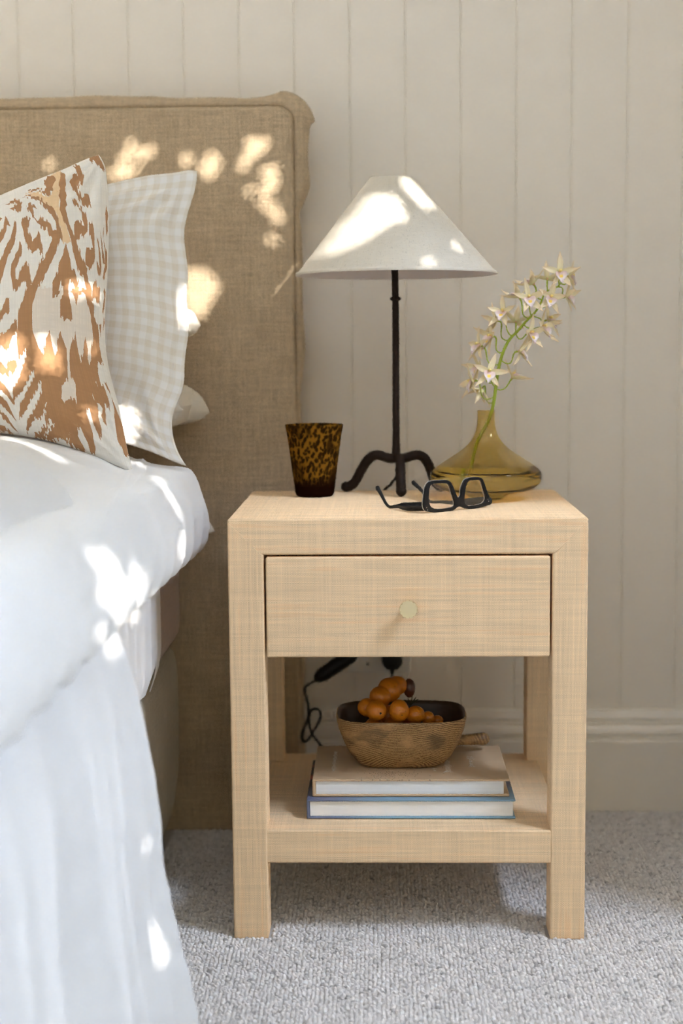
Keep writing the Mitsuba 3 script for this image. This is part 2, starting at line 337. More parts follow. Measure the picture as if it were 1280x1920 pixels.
SPEC_LENS_B = [(0.0587, 0.6401), (0.0591, 0.6480), (0.0608, 0.6573), (0.0640, 0.6658), (0.0672, 0.6688), (0.0758, 0.6698), (0.0865, 0.6696), (0.0930, 0.6680), (0.0963, 0.6614), (0.0996, 0.6532), (0.1029, 0.6434), (0.1023, 0.6378), (0.0986, 0.6341), (0.0866, 0.6315), (0.0737, 0.6308), (0.0630, 0.6327), (0.0598, 0.6361)]
TEMPLE_A = [(0.0250, 0.0637, 0.6361), (0.0145, 0.0767, 0.6346), (0.0024, 0.0917, 0.6330), (-0.0053, 0.1017, 0.6326), (-0.0115, 0.1097, 0.6318), (-0.0193, 0.1177, 0.6303), (-0.0243, 0.1247, 0.6288), (-0.0287, 0.1307, 0.6320), (-0.0350, 0.1397, 0.6423), (-0.0405, 0.1467, 0.6521), (-0.0432, 0.1497, 0.6562)]
TEMPLE_B = [(0.1276, 0.1417, 0.6356), (0.1154, 0.1497, 0.6348), (0.0972, 0.1667, 0.6320), (0.0722, 0.1817, 0.6268), (0.0532, 0.1937, 0.6240), (0.0388, 0.2037, 0.6272), (0.0309, 0.2137, 0.6394), (0.0221, 0.2217, 0.6494), (0.0136, 0.2297, 0.6566)]
KNOB_AT = [(0.0009, 0.0000, 0.4967)]
DRAWER = (-0.205, 0.208, 0.4228, 0.5716)
SWITCH_AT = [(-0.1003, 0.5150, 0.3118), (-0.1528, 0.5150, 0.2765)]
CORD_LOOP = [(-0.1528, 0.5150, 0.2765), (-0.1655, 0.5150, 0.2667), (-0.1763, 0.5150, 0.2588), (-0.1744, 0.5110, 0.2380), (-0.1766, 0.5070, 0.1896), (-0.1816, 0.5040, 0.1626), (-0.1788, 0.5050, 0.1594), (-0.1722, 0.5100, 0.1630), (-0.1646, 0.5150, 0.1735), (-0.1549, 0.5200, 0.1891), (-0.1500, 0.5230, 0.2053), (-0.1520, 0.5250, 0.2127), (-0.1579, 0.5270, 0.2152), (-0.1658, 0.5290, 0.2127), (-0.1709, 0.5310, 0.2003), (-0.1711, 0.5320, 0.1830), (-0.1674, 0.5330, 0.1688), (-0.1597, 0.5340, 0.1565), (-0.1511, 0.5350, 0.1451), (-0.1133, 0.5450, 0.1192), (-0.0542, 0.5550, 0.1365), (-0.0211, 0.5650, 0.2347), (-0.0199, 0.5750, 0.2646)]
PLUG_AT = [(-0.0187, 0.5900, 0.2916)]
SOCKET_AT = [(-0.1019, 0.6158, 0.2618), (0.0164, 0.6158, 0.2615), (-0.0647, 0.6138, 0.2795)]
IK_TOP = [(-0.8897, 0.1681, 1.1625), (-0.8259, 0.1575, 1.1246), (-0.7506, 0.1480, 1.0910), (-0.6727, 0.1450, 1.0795), (-0.6126, 0.1513, 1.1009), (-0.5645, 0.1575, 1.1217), (-0.5164, 0.1639, 1.1433), (-0.4842, 0.1681, 1.1578), (-0.4641, 0.1702, 1.1650)]
IK_RIGHT = [(-0.3990, 0.0298, 0.6920), (-0.4139, 0.0465, 0.7465), (-0.4273, 0.0631, 0.8008), (-0.4378, 0.0737, 0.8359), (-0.4453, 0.0855, 0.8753), (-0.4459, 0.1162, 0.9785), (-0.4457, 0.1398, 1.0592), (-0.4509, 0.1598, 1.1286), (-0.4564, 0.1669, 1.1533), (-0.4641, 0.1702, 1.1650)]
IK_BOT = [(-0.8559, 0.0312, 0.6994), (-0.7553, 0.0430, 0.7372), (-0.6769, 0.0472, 0.7506), (-0.5977, 0.0472, 0.7501), (-0.5501, 0.0453, 0.7436), (-0.4944, 0.0411, 0.7294), (-0.4466, 0.0357, 0.7114), (-0.3990, 0.0298, 0.6920)]
IK_LEFT = [(-0.8559, 0.0312, 0.6994), (-0.8462, 0.0595, 0.7922), (-0.8462, 0.0973, 0.9183), (-0.8627, 0.1374, 1.0554), (-0.8897, 0.1681, 1.1625)]
GI_TOP = [(-0.8638, 0.2676, 1.1452), (-0.7687, 0.2613, 1.1143), (-0.6403, 0.2595, 1.1044), (-0.5553, 0.2624, 1.1170), (-0.4661, 0.2658, 1.1322), (-0.3940, 0.2689, 1.1459), (-0.3558, 0.2698, 1.1497), (-0.3414, 0.2704, 1.1521), (-0.3270, 0.2702, 1.1511)]
GI_RIGHT = [(-0.3392, 0.1696, 0.6898), (-0.3536, 0.1749, 0.7136), (-0.3613, 0.1804, 0.7382), (-0.3624, 0.1858, 0.7629), (-0.3461, 0.1967, 0.8123), (-0.3439, 0.2049, 0.8495), (-0.3378, 0.2185, 0.9118), (-0.3414, 0.2267, 0.9494), (-0.3400, 0.2340, 0.9830), (-0.3428, 0.2413, 1.0166), (-0.3465, 0.2485, 1.0504), (-0.3409, 0.2558, 1.0841), (-0.3293, 0.2645, 1.1247), (-0.3270, 0.2702, 1.1511)]
GI_BOT = [(-0.8494, 0.1685, 0.6880), (-0.6321, 0.1776, 0.7277), (-0.5318, 0.1809, 0.7419), (-0.4648, 0.1791, 0.7332), (-0.4228, 0.1765, 0.7214), (-0.3893, 0.1740, 0.7097), (-0.3642, 0.1716, 0.6989), (-0.3392, 0.1696, 0.6898)]
GI_LEFT = [(-0.8494, 0.1685, 0.6880), (-0.8288, 0.2013, 0.8367), (-0.8339, 0.2376, 1.0046), (-0.8638, 0.2676, 1.1452)]
EAR_LOW = [(-0.3342, 0.4400, 0.7624), (-0.3832, 0.4200, 0.8157), (-0.3876, 0.4200, 0.7334)]
EAR_HIGH = [(-0.3462, 0.4400, 0.9118), (-0.3655, 0.4400, 0.9092), (-0.3661, 0.4300, 0.9562)]
DUVET_CORNER = [(-0.3186, 0.3600, 0.5648), (-0.3371, 0.3600, 0.5940), (-0.3377, 0.3600, 0.5604)]
# ------------------------------------------------------------------ the room
WALL = 0.6258
X0, X1, Y0, CEIL, NIB_X, NIB_Y = -2.6, 2.2, -2.9, 4.2, 0.62, -0.06
def box(x0, x1, y0, y1, z0, z1):
    m = trimesh.creation.box((x1 - x0, y1 - y0, z1 - z0))
    m.apply_translation(((x0 + x1) / 2, (y0 + y1) / 2, (z0 + z1) / 2))
    return m

# boarded wall behind the bed: V-jointed boards 100 mm wide, each its own piece, before a plain backing
add('wall_back', box(X0, NIB_X, WALL + 0.014, WALL + 0.12, 0, CEIL), 'wall_paint')
label('wall_back', 'cream painted wall of upright V-jointed boards behind the bed and bedside table', kind='structure')
k, c = 0, 0.0021
for j in range(-7, 14):
    x0 = max(-0.6901 + 0.1 * (j - 1), -1.4); x1 = min(-0.6901 + 0.1 * j, NIB_X)
    if x1 - x0 < 0.01:
        continue
    poly = shapely.Polygon([(x0, WALL + 0.0138), (x0, WALL + c), (x0 + c, WALL), (x1 - c, WALL), (x1, WALL + c), (x1, WALL + 0.0138)])
    add('wall_back__' + num('board', k), extrude(poly, lambda v: v[:, [0, 1, 2]], 0.13, CEIL), 'wall_paint')
    k += 1

W = WALL
base_profile = [(W + .0125, .190), (W - .003, .190), (W - .006, .188), (W - .0095, .179), (W - .0115, .1747), (W - .0115, .173), (W - .0097, .1725), (W - .0100, .1665), (W - .0125, .1650), (W - .0125, .1635), (W - .0115, .1622),
                (W - .0140, .1605), (W - .0170, .1565), (W - .0195, .151), (W - .0200, .146), (W - .0185, .1435), (W - .0148, .142), (W - .0148, .1365), (W - .0200, .1345), (W - .0215, .1325), (W - .0220, .129), (W - .0220, -.004), (W + .0125, -.004)]
m = extrude(shapely.Polygon(base_profile), lambda v: np.stack([v[:, 2], v[:, 0], v[:, 1]], 1), -1.4, NIB_X)
add('baseboard_back', m, 'trim_paint', smooth=25)
label('baseboard_back', 'moulded cream skirting board along the foot of the boarded wall', kind='structure')

add('ceiling', box(X0 - .1, X1 + .1, Y0 - .1, WALL + .12, CEIL, CEIL + .1), 'ceiling_paint')
label('ceiling', 'plain pale ceiling', kind='structure')
add('wall_left', box(X0 - .1, X0, Y0, WALL, 0, CEIL), 'wall_paint')
label('wall_left', 'plain cream wall on the far side of the bed', kind='structure')
# right, out of view: return and lintel placed to shade wall and carpet from the window
W1 = (-1.70, -0.80, 2.85, 3.70)          # y0, y1, z0, z1 of the unseen side window
parts = [box(NIB_X, NIB_X + .1, NIB_Y, WALL + .12, 0, CEIL), box(NIB_X, NIB_X + .1, -1.05, NIB_Y, 1.71, CEIL), box(NIB_X, X1 + .1, NIB_Y, NIB_Y + .1, 0, CEIL),
         box(X1, X1 + .1, Y0, W1[0], 0, CEIL), box(X1, X1 + .1, W1[1], NIB_Y, 0, CEIL), box(X1, X1 + .1, W1[0], W1[1], 0, W1[2]), box(X1, X1 + .1, W1[0], W1[1], W1[3], CEIL)]
add('unseen_wall_right', cat(parts), 'wall_paint')
label('unseen_wall_right', 'unseen cream wall on the right, its return and lintel placed to shade the back wall and carpet', kind='structure')
# front: glazed doors out of view behind the camera, sized to light the wall
F = (-2.4, 1.80, 0.0, 2.36)
add('wall_front', cat([box(X0, F[0], Y0 - .1, Y0, 0, CEIL), box(F[1], X1, Y0 - .1, Y0, 0, CEIL), box(F[0], F[1], Y0 - .1, Y0, F[3], CEIL)]), 'wall_paint')
label('wall_front', 'plain cream wall with wide glazed doors, behind the camera', kind='structure')

def window_frame(key, rects):
    add(key + '__frame', cat(rects), 'trim_paint')
fr = [box(F[0], F[1], Y0 - .08, Y0 - .03, z, z + .05) for z in (F[2], F[3] - .05)]
fr += [box(x, x + .045, Y0 - .08, Y0 - .03, F[2], F[3]) for x in (F[0], -1.0, 0.15, F[1] - .045)]
window_frame('unseen_window_1', fr)
label('unseen_window_1', 'wide white framed glazed doors out of view behind the camera, sized to light the room', kind='structure')
fr = [box(X1 + .03, X1 + .08, W1[0], W1[1], z, z + .035) for z in (W1[2], W1[3] - .035)]
fr += [box(X1 + .03, X1 + .08, y, y + .035, W1[2], W1[3]) for y in (W1[0], W1[1] - .035)]
window_frame('unseen_window_2', fr)
add('unseen_window_2__pane', box(X1 + .045, X1 + .05, W1[0] + .03, W1[1] - .03, W1[2] + .03, W1[3] - .03), 'white_plastic')
scene['unseen_window_2__pane']['emitter'] = {'type': 'area', 'radiance': {'type': 'rgb', 'value': UNSEEN_PANE_GLOW}}     # the pane itself emits: an unseen source lighting carpet and table
label('unseen_window_2', 'unseen high frosted window on the right, its pane glowing to light the carpet and table', kind='structure')

# ------------------------------------------------------------------ carpet
FLOOR = -0.004
add('floor', box(X0, X1 + .1, Y0, WALL + .1, FLOOR - .1, FLOOR), 'carpet_ground')
label('floor', 'pale grey loop pile carpet', kind='structure')
mat('carpet_ground', (0.47, 0.455, 0.44), 0.95, 0.05)
cx, cy = 0.0060, 0.0046
gx, gy = np.meshgrid(np.arange(-0.47, 0.60, cx), np.arange(-0.55, 0.605, cy), indexing='ij')
px = gx + rng.normal(0, .0007, gx.shape); py = gy + rng.normal(0, .0009, gx.shape) + cy * 0.5 * (np.arange(gx.shape[0])[:, None] % 2)
px, py = px.ravel(), py.ravel()
feet = np.zeros(len(px), bool)
for fx0, fx1 in ((-.26, -.204), (.204, .26)):
    for fy0, fy1 in ((0, .056), (.364, .42)):
        feet |= (px > fx0 - .002) & (px < fx1 + .002) & (py > fy0 - .002) & (py < fy1 + .002)
keep = ~feet & ~((px < -.185) & (py > .492)) & (py < WALL - .025) & ~((px < -.42) & (py > -.3))
px, py = px[keep], py[keep]
a6 = np.arange(6) * np.pi / 3
dome = np.vstack([np.stack([np.cos(a6) * .95, np.sin(a6) * .95, a6 * 0], 1), np.stack([np.cos(a6 + .5) * .68, np.sin(a6 + .5) * .68, a6 * 0 + .72], 1), [[0, 0, 1.0]]])
i = np.arange(6); i2 = (i + 1) % 6
domef = np.vstack([np.stack([i, i2, i + 6], 1), np.stack([i2, i2 + 6, i + 6], 1), np.stack([i + 6, i2 + 6, i * 0 + 12], 1)])
n = len(px)
ang = rng.uniform(0, 6.28, n); ca, sa = np.cos(ang), np.sin(ang)
s = rng.uniform(.88, 1.12, n)
dv = dome[None] * np.stack([.0039 * s, .0033 * s, .0048 * rng.uniform(.7, 1.15, n)], 1)[:, None]
tilt = rng.normal(0, .28, (n, 2))
vx = dv[..., 0] + tilt[:, :1] * dv[..., 2]; vy = dv[..., 1] + tilt[:, 1:] * dv[..., 2]
V = np.stack([vx + px[:, None], vy + py[:, None], dv[..., 2] + FLOOR], -1).reshape(-1, 3)
Fc = (domef[None] + 13 * np.arange(n)[:, None, None]).reshape(-1, 3)
tone = rng.normal(1, .10, n) * np.where(rng.uniform(0, 1, n) < .05, .62, 1.0)
col = np.clip(np.outer(tone, [0.68, 0.655, 0.635]), .05, .8)
colv = np.repeat(col, 13, 0)
scene['carpet_pile'] = {'type': 'twosided', 'bsdf': {'type': 'diffuse', 'reflectance': {'type': 'mesh_attribute', 'name': 'vertex_color'}}}
add('floor__pile', trimesh.Trimesh(V, Fc, process=False), 'carpet_pile', smooth=True, color=colv)
label('floor__pile', kind='stuff')
# ------------------------------------------------------------------ bedside table
NS = 'bedside_table'
label(NS, 'square raffia-covered bedside table with one drawer and an open lower shelf', 'bedside table')
TOP = 0.6262
hw, dp, lw = 0.26, 0.42, 0.056
E3 = 0.0025
# the top slab's ends are mitred into the legs' upper ends
def mitred(prof, y0, y1):
    """A prism along y of a profile in x-z, its edges softened."""
    p = shapely.Polygon(prof).buffer(-E3).buffer(E3, quad_segs=4)
    q = p.buffer(-E3 * 0.7)
    ring = lambda g, y: [(x, y, z) for x, z in np.array(g.exterior.coords)[:-1]]
    return extrude(p, lambda v: np.stack([v[:, 0], v[:, 2], v[:, 1]], 1), y0, y1)
zt, zb = TOP, 0.5732
add(NS + '__top', rbox(-hw, hw, 0, dp, zb, zt, .004), 'raffia_across', smooth=40)
for i, (x0, y0) in enumerate(((-hw, 0), (hw - .0512, 0), (-hw, dp - .052), (hw - .0512, dp - .052))):
    lw = .052 if x0 < 0 else .0512
    leg = rbox(x0, x0 + lw, y0, y0 + lw, FLOOR, zb + .02, .003)
    # mitre: the leg runs on up as a wedge that meets the top on a slant
    out = -1 if x0 < 0 else 1
    xa, xb = (x0, x0 + lw) if x0 < 0 else (x0 + lw, x0)
    wedge = trimesh.convex.convex_hull(np.array([[xa - out * .0002, y0 + dy, z] for dy in (-.0008 if y0 == 0 else 0, lw if y0 == 0 else lw + .0008) for z in (zb, zt - .006)] + [[xb, y0 + dy, zb] for dy in (-.0008 if y0 == 0 else 0, lw if y0 == 0 else lw + .0008)]))
    leg = rbox(x0, x0 + lw, y0 - (.0006 if y0 == 0 else 0), y0 + lw + (.0006 if y0 > 0 else 0), FLOOR, zb + .004, .003)
    leg = to_tm(m3.Manifold.batch_hull([m3.Manifold.sphere(.003, 12).translate([x, y, z]) for x in (x0 + .003, x0 + lw - .003) for y in (y0 + (.0024 if y0 == 0 else .003), y0 + lw - (.0024 if y0 > 0 else .003)) for z in (FLOOR + .003,)]
                                       + [m3.Manifold.sphere(.003, 12).translate([xb + out * .003, y, zb - .001]) for y in (y0 + (.0024 if y0 == 0 else .003), y0 + lw - (.0024 if y0 > 0 else .003))]
                                       + [m3.Manifold.sphere(.003, 12).translate([xa - out * .003, y, zt - .008]) for y in (y0 + (.0024 if y0 == 0 else .003), y0 + lw - (.0024 if y0 > 0 else .003))]))
    add(NS + '__' + num('leg', i), leg, 'raffia_upright', smooth=40)
add(NS + '__shelf', rbox(-hw + .0305, hw - .0305, .0006, dp - .002, SHELF_Z[0], SHELF_Z[1], .003), 'raffia_across', smooth=40)
add(NS + '__rail', cat([rbox(-hw + .004, -hw + .034, lw - .003, dp - lw + .003, .428, zb + .01, .002), rbox(hw - .034, hw - .004, lw - .003, dp - lw + .003, .428, zb + .01, .002),
                        rbox(-hw + lw - .003, hw - lw + .003, dp - .03, dp - .006, .432, zb + .01, .002)]), 'raffia_across', smooth=40)
D = NS + '__drawer'
label(D)
add(D + '__front', rbox(-.2052, .2058, -.0015, .018, DRAWER[2], .5706, .0032), 'raffia_across', smooth=40)
add(D + '__box', cat([box(-.198, .198, .017, .375, .436, .444), box(-.198, -.188, .017, .375, .444, .555), box(.188, .198, .017, .375, .444, .555), box(-.198, .198, .365, .375, .444, .555)]), 'black_lining')
mat('black_lining', (0.03, 0.022, 0.016), 0.8, 0.2)
# knob: a brass disc with a scalloped rim on a short stem
a = np.linspace(0, 2 * np.pi, 208, endpoint=False)
kr = 0.0134 - 0.0017 * np.exp(-((np.mod(a * 13 / (2 * np.pi) + .5, 1) - .5) / .13) ** 2)
kc = np.array([KNOB_AT[0][0], 0, KNOB_AT[0][2]])
def kring(f, y):
    return np.stack([kc[0] + kr * f * np.cos(a), 0 * a + y, kc[2] + kr * f * np.sin(a)], 1)
def cring(r, y):
    return np.stack([kc[0] + r * np.cos(a), 0 * a + y, kc[2] + r * np.sin(a)], 1)
knob = loft([cring(.0075, -.0012), cring(.0072, -.004), cring(.0052, -.007), cring(.005, -.013), cring(.0085, -.0165), kring(.96, -.0175), kring(1, -.0185), kring(1, -.0205), kring(.965, -.0215), kring(.5, -.0213)])
add(D + '__knob', knob, 'brass', smooth=30)
label(D + '__knob', 'brass disc knob with a scalloped rim')

# ikat print of the cushion: its shapes in the cloth's own coordinates (thousandths of its width and height), 0 peach, 1 brown, 2 shell; the ground is cream
IKAT = """0:846 994,865 993,851 908,842 854,855 799,872 738,885 699,871 687,858 703,851 752,834 815,810 858,781 887,745 926,730 934,748 937,778 917,802 894,818 889,826 911,822 985
1:797 961,818 987,836 982,838 957,826 923,829 907,819 918,818 889,802 898,793 913,775 931,757 937,740 941,755 948,775 941,796 921,805 925
1:723 931,751 918,794 875,824 842,843 782,856 726,857 703,849 720,836 663,817 624,803 589,788 555,778 543,770 501,739 501,744 553,759 556,777 603,780 632,798 650,806 672,820 710,823 729,819 750,836 747,834 773,822 805,792 857,751 906
1:859 987,871 961,871 911,865 897,870 869,867 850,873 828,866 817,877 763,899 716,906 691,925 644,944 609,942 595,959 545,966 522,949 518,943 545,931 583,916 596,899 644,885 705,863 770,846 830,848 874,842 892,851 908,847 922
1:868 688,885 638,890 609,901 603,918 559,911 527,900 557,887 577,883 550,881 509,866 507,857 575,848 521,830 504,828 562,846 602,846 629,855 647
1:680 881,702 892,707 901,680 910,665 910,683 921,701 923,714 916,723 897,719 884,721 874,712 855,700 866
1:736 869,749 879,762 869,771 848,756 861,759 840,759 818,774 792,782 820,788 804,813 782,827 738,823 723,811 731,803 763,795 758,774 781,748 836
1:716 818,728 835,748 810,736 776,754 721,766 729,774 752,782 729,791 674,795 647,776 679,758 670,746 680,733 718,721 780
1:693 822,700 808,700 779,693 728,686 707,674 684,660 622,646 565,627 561,632 639,652 678,662 713,682 761,689 790
1:664 859,680 807,668 812,665 790,650 744,626 724,626 789,644 786,656 805
1:628 884,654 843,626 831
1:710 731,718 722,720 685,712 665,698 615,699 581,710 580,713 613,732 645,744 626,749 586,759 559,741 547,728 574,702 530,693 537,682 604,684 642,707 702
1:889 855,900 847,923 812,933 788,939 757,939 730,928 712,922 727,902 701,895 729,893 768,910 780,928 755,912 822,901 828,898 819
1:943 762,953 765,959 739,966 663,962 632,955 606,936 625,935 654,938 680,958 676,949 727,945 715
1:968 723,979 680,987 611,983 591,974 607,971 639,981 620,977 660
1:978 742,983 704,991 674,994 646,990 643,984 676
1:989 768,988 723,998 672,999 626,994 597,991 602,994 643,993 681,986 739
1:995 828,999 789,997 767,998 741,996 725,994 748,992 803
1:964 574,972 579,983 530,966 522,963 533
1:962 999,979 1003,991 1003,999 998,996 974,999 933,996 939,988 955,981 950,974 977,965 980
1:906 988,925 988,926 952,932 930,926 899,911 917,917 886,905 905,911 879,921 861,941 867,951 817,942 827,938 811,916 844,892 892,882 923,897 944,912 947
1:815 974,827 976,828 953,821 936,828 905,819 910,817 889,810 894
1:741 544,779 543,783 530,944 543,944 554,947 555,960 527,971 500,971 465,983 442,986 408,984 372,988 330,981 316,970 325,963 300,961 252,967 188,958 185,947 258,941 243,944 182,925 176,921 221,914 171,736 116,748 193,740 199,730 173,707 144,679 105,659 101,684 146,728 220,731 243,717 225,698 189,633 101,639 130,685 226,719 295,725 321,689 273,705 394,713 466,727 499
1:669 506,680 513,681 460,675 444,666 451,646 412,627 406,629 447,647 449,657 472
1:705 430,704 378,679 354,664 314,649 303,638 337,620 344,623 365,661 374,688 407
1:634 232,652 263,678 272,677 249,656 210,647 223,625 181
1:987 457,993 458,990 418
1:994 568,999 556,999 523,997 480,994 500,997 535
1:998 477,1000 458,996 425
1:982 561,986 554,986 505,980 511,965 531,964 558
1:572 94,607 80,614 71,585 0,540 -2
1:646 153,661 181,694 185,674 153,658 135,632 98
1:661 112,688 136,716 189,734 193,721 161,680 97,644 45
1:674 62,694 81,725 135,744 170,749 196,776 202,762 140,756 138,747 117,715 67,701 68,652 4
1:671 0,681 13,696 16,721 50,726 45,746 68,731 39,700 0
1:749 196,946 250,955 230,957 197,956 171,947 139,948 116,938 125,935 141,946 171,937 185,923 223,918 209,931 170,924 143,928 99,915 63,902 101,900 150,890 149,885 131,891 70,885 26,874 -2,860 0,861 43,852 82,845 75,832 47,844 0,808 0,806 10,793 0,785 1,808 49,799 32,780 4,765 14,734 0,706 4,761 58,746 68,730 46,731 74,762 140,736 97,720 76
1:958 254,970 258,975 191,971 169,962 216
1:975 261,981 263,991 203,997 161,1000 141,1000 86,1000 43,988 49,975 80,981 150,986 176,986 220
2:781 543,829 544,830 502,854 525,856 545,865 546,868 517,857 510,858 448,867 446,870 426,882 440,900 437,895 488,884 527,886 548,915 494,920 528,940 528,953 490,965 446,967 403,947 320,939 304,938 328,945 353,941 396,931 354,910 313,910 332,908 407,901 369,896 382,877 324,857 249,865 237,869 214,856 154,854 175,819 158,814 148,805 162,818 206,845 234,869 334,863 367,856 397,843 369,834 326,821 306,818 392,807 372,777 297,769 326,758 381,761 476,770 508"""
IKAT_SHAPES = [(int(q.split(':')[0]), np.array([[float(w_) for w_ in e_.split()] for e_ in q.split(':')[1].split(',')]) / 1000) for q in IKAT.split('\n')]
def ikat_print(p, n, uv):
    # every warp thread was dyed a little out of line, so edges step up and down thread by thread
    th = cell_rand(uv.x * 210, 3.0) - 0.5
    # the pattern turns back on itself in mirror repeats across the cloth
    fold = (1 - uv.x) / 0.361
    fold = dr.abs(fold - 2 * dr.round(fold / 2)) * 0.361
    x, y = 1 - fold, uv.y + 0.016 * th + 0.006 * (noise(uv.x * 60, uv.y * 9) - 0.5)
    cols = [(0.80, 0.60, 0.38), (0.40, 0.222, 0.112), (0.80, 0.725, 0.64)]
    c = mi.Color3f(0.85, 0.83, 0.78)
    for k, q in IKAT_SHAPES:
        inside = mi.Bool(False)
        for (x0, y0), (x1, y1) in zip(q.tolist(), np.roll(q, -1, 0).tolist()):
            if abs(y1 - y0) < 1e-9:
                continue
            inside ^= ((y < y0) ^ (y < y1)) & (x < (x1 - x0) / (y1 - y0) * (y - y0) + x0)
        c = dr.select(inside, mi.Color3f(*cols[k]), c)
    weave = 0.95 + 0.10 * cell_rand(uv.x * 420, 1.0) * noise(uv.x * 30, uv.y * 220)
    return c * weave
cloth('ikat_cotton', ikat_print)
# ------------------------------------------------------------------ bed
def sheet(P, thick=0.003):
    """A cloth from a grid of points (nu, nv, 3) with a little thickness."""
    P = np.asarray(P, float); nu, nv = P.shape[:2]
    du, dv = np.gradient(P, axis=0), np.gradient(P, axis=1)
    n = np.cross(du, dv); n /= np.linalg.norm(n, axis=-1, keepdims=True) + 1e-12
    A, Bk = (P + n * thick / 2).reshape(-1, 3), (P - n * thick / 2).reshape(-1, 3)
    f = grid_faces(nu, nv)
    idx = np.arange(nu * nv).reshape(nu, nv)
    rim = np.concatenate([idx[:, 0], idx[-1, 1:], idx[-2::-1, -1], idx[0, -2:0:-1]]); r2 = np.roll(rim, -1); o = nu * nv
    m = trimesh.Trimesh(np.vstack([A, Bk]), np.vstack([f, f[:, ::-1] + o, np.stack([rim, rim + o, r2], 1), np.stack([r2, rim + o, r2 + o], 1)]), process=False)
    if m.volume < 0:
        m.invert()
    return m

# headboard: a slipcovered slab with a ruffled flange along its outer seam
HB = 'headboard'
label(HB, 'tall taupe linen slipcovered headboard with a wavy flange edge behind the pillows', 'headboard')
hx = -0.184
def hb_ring(y, inset, r):
    x0, x1, z0, z1 = -1.72 + inset, hx - inset, FLOOR, 1.2895 - inset
    pts = []
    for q in np.linspace(0, 1, 60)[:-1]: pts.append((x0 + (x1 - x0) * q, y, z0))
    for q in np.linspace(0, 1, 60)[:-1]: pts.append((x1, y, z0 + (z1 - r - z0) * q))
    for aa in np.radians(np.linspace(0, 90, 12)): pts.append((x1 - r + r * math.cos(aa), y, z1 - r + r * math.sin(aa)))
    for q in np.linspace(0, 1, 60)[1:-1]: pts.append((x1 - r + (x0 + r - x1 + r) * q, y, z1))
    for aa in np.radians(np.linspace(90, 180, 12)): pts.append((x0 + r + r * math.cos(aa), y, z1 - r + r * math.sin(aa)))
    for q in np.linspace(0, 1, 40)[1:]: pts.append((x0, y, z1 - r + (z0 - z1 + r) * q))
    return np.array(pts)
rings = [hb_ring(.602, .004, .03), hb_ring(.598, 0, .03)] + [hb_ring(y, 0, .03) for y in np.linspace(.584, .514, 5)]
rings += [hb_ring(.5120, .0004, .0295), hb_ring(.5060, .0018, .029), hb_ring(.5022, .0046, .028), hb_ring(.5006, .0085, .027)]
rings += [hb_ring(.4998 + 0.0004 * k, .008 + k * .04, max(.002, .027 - .003 * k)) for k in range(1, 9)]
m = loft(rings)
v = np.array(m.vertices)
wob = (meshkit.fbm(np.stack([v[:, 0] * 7, v[:, 2] * 6, v[:, 1] * 0], 1), 3, 3) - .5)
v[:, 1] += np.where(v[:, 1] < .519, wob * .006, 0)
v[:, 0] += np.where(v[:, 0] > hx - .01, (meshkit.fbm(np.stack([v[:, 2] * 9, v[:, 1] * 5, v[:, 1] * 0], 1), 2, 5) - .5) * .006, 0)
add(HB + '__panel', trimesh.Trimesh(v, m.faces, process=False), 'headboard_linen', smooth=50)
# flange: (position along the seam, width)
FLT = [(-1.70, .0215)] + FLANGE_TOP
FLR = FLANGE_RIGHT + [(FLOOR + .003, 0.0075)]
from scipy.interpolate import PchipInterpolator
wt = PchipInterpolator([q[0] for q in FLT] + [-.195], [q[1] for q in FLT] + [.0285])
wr = PchipInterpolator([q[0] for q in FLR[::-1]], [q[1] for q in FLR[::-1]])
zs, rr = 1.2875, .03
seam, outd, wid = [], [], []
for x in np.linspace(-1.70, hx - rr, 170):
    seam.append((x, zs)); outd.append((0, 1)); wid.append(float(wt(min(x, -.195))))
for aa in np.linspace(85, 5, 16):
    seam.append((hx - rr + (rr - .003) * math.cos(math.radians(aa)), zs - rr + rr * math.sin(math.radians(aa)))); outd.append((math.cos(math.radians(aa)), math.sin(math.radians(aa)))); wid.append(.0285 + .0085 * (85 - aa) / 80)
for z in np.linspace(zs - rr, FLOOR + .004, 260):
    seam.append((hx - .003, z)); outd.append((1, 0)); wid.append(float(wr(np.clip(z, FLOOR + .003, FLANGE_RIGHT[0][0]))))
seam, outd, wid = np.array(seam), np.array(outd), np.array(wid)
sl = np.r_[0, np.cumsum(np.linalg.norm(np.diff(seam, axis=0), axis=1))]
rings = []
for (x, z), (ox, oz), w, q in zip(seam, outd, wid, sl):
    back = .012 + .006 * math.sin(q * 31) + .004 * math.sin(q * 57 + 1)
    back *= .7
    prof = [(-.05, .5150, 0), (.10, .5085, 0), (.32, .5055, 0), (.70, .5070 + back * .5, 0), (1.0, .5120 + back, 0), (1.02, .5150 + back, 0), (.95, .5180 + back, 0), (.5, .5165 + back * .6, 0), (-.05, .5225, 0)]
    rings.append([(x + ox * w * f, y, z + oz * w * f) for f, y, _ in prof])
add(HB + '__flange', loft(rings), 'headboard_linen', smooth=60)
label(HB + '__flange')

# divan base and mattress
BX0, BY0, BY1 = -1.72, -1.62, 0.490
add('divan_base', slab(BX0, -.397, BY0, BY1, [(FLOOR + .002, .05), (.012, .035), (.035, .02), (.07, .010), (.12, .003), (.18, 0), (.26, 0), (.32, .0015), (.342, .006), (.352, .014), (.355, .028)], .06), 'divan_cloth', smooth=60)
label('divan_base', 'khaki upholstered bed base with a rounded corner under the mattress', 'bed base')
add('mattress', slab(BX0, -.390, BY0, BY1, [(.356, .04), (.358, .024), (.366, .010), (.380, .002), (.40, 0), (.50, 0), (.55, .002), (.574, .012), (.588, .028), (.593, .06)], .07), 'mattress_cloth', smooth=60)
label('mattress', 'mauve brown mattress side between the bed base and the white bedding', 'mattress')

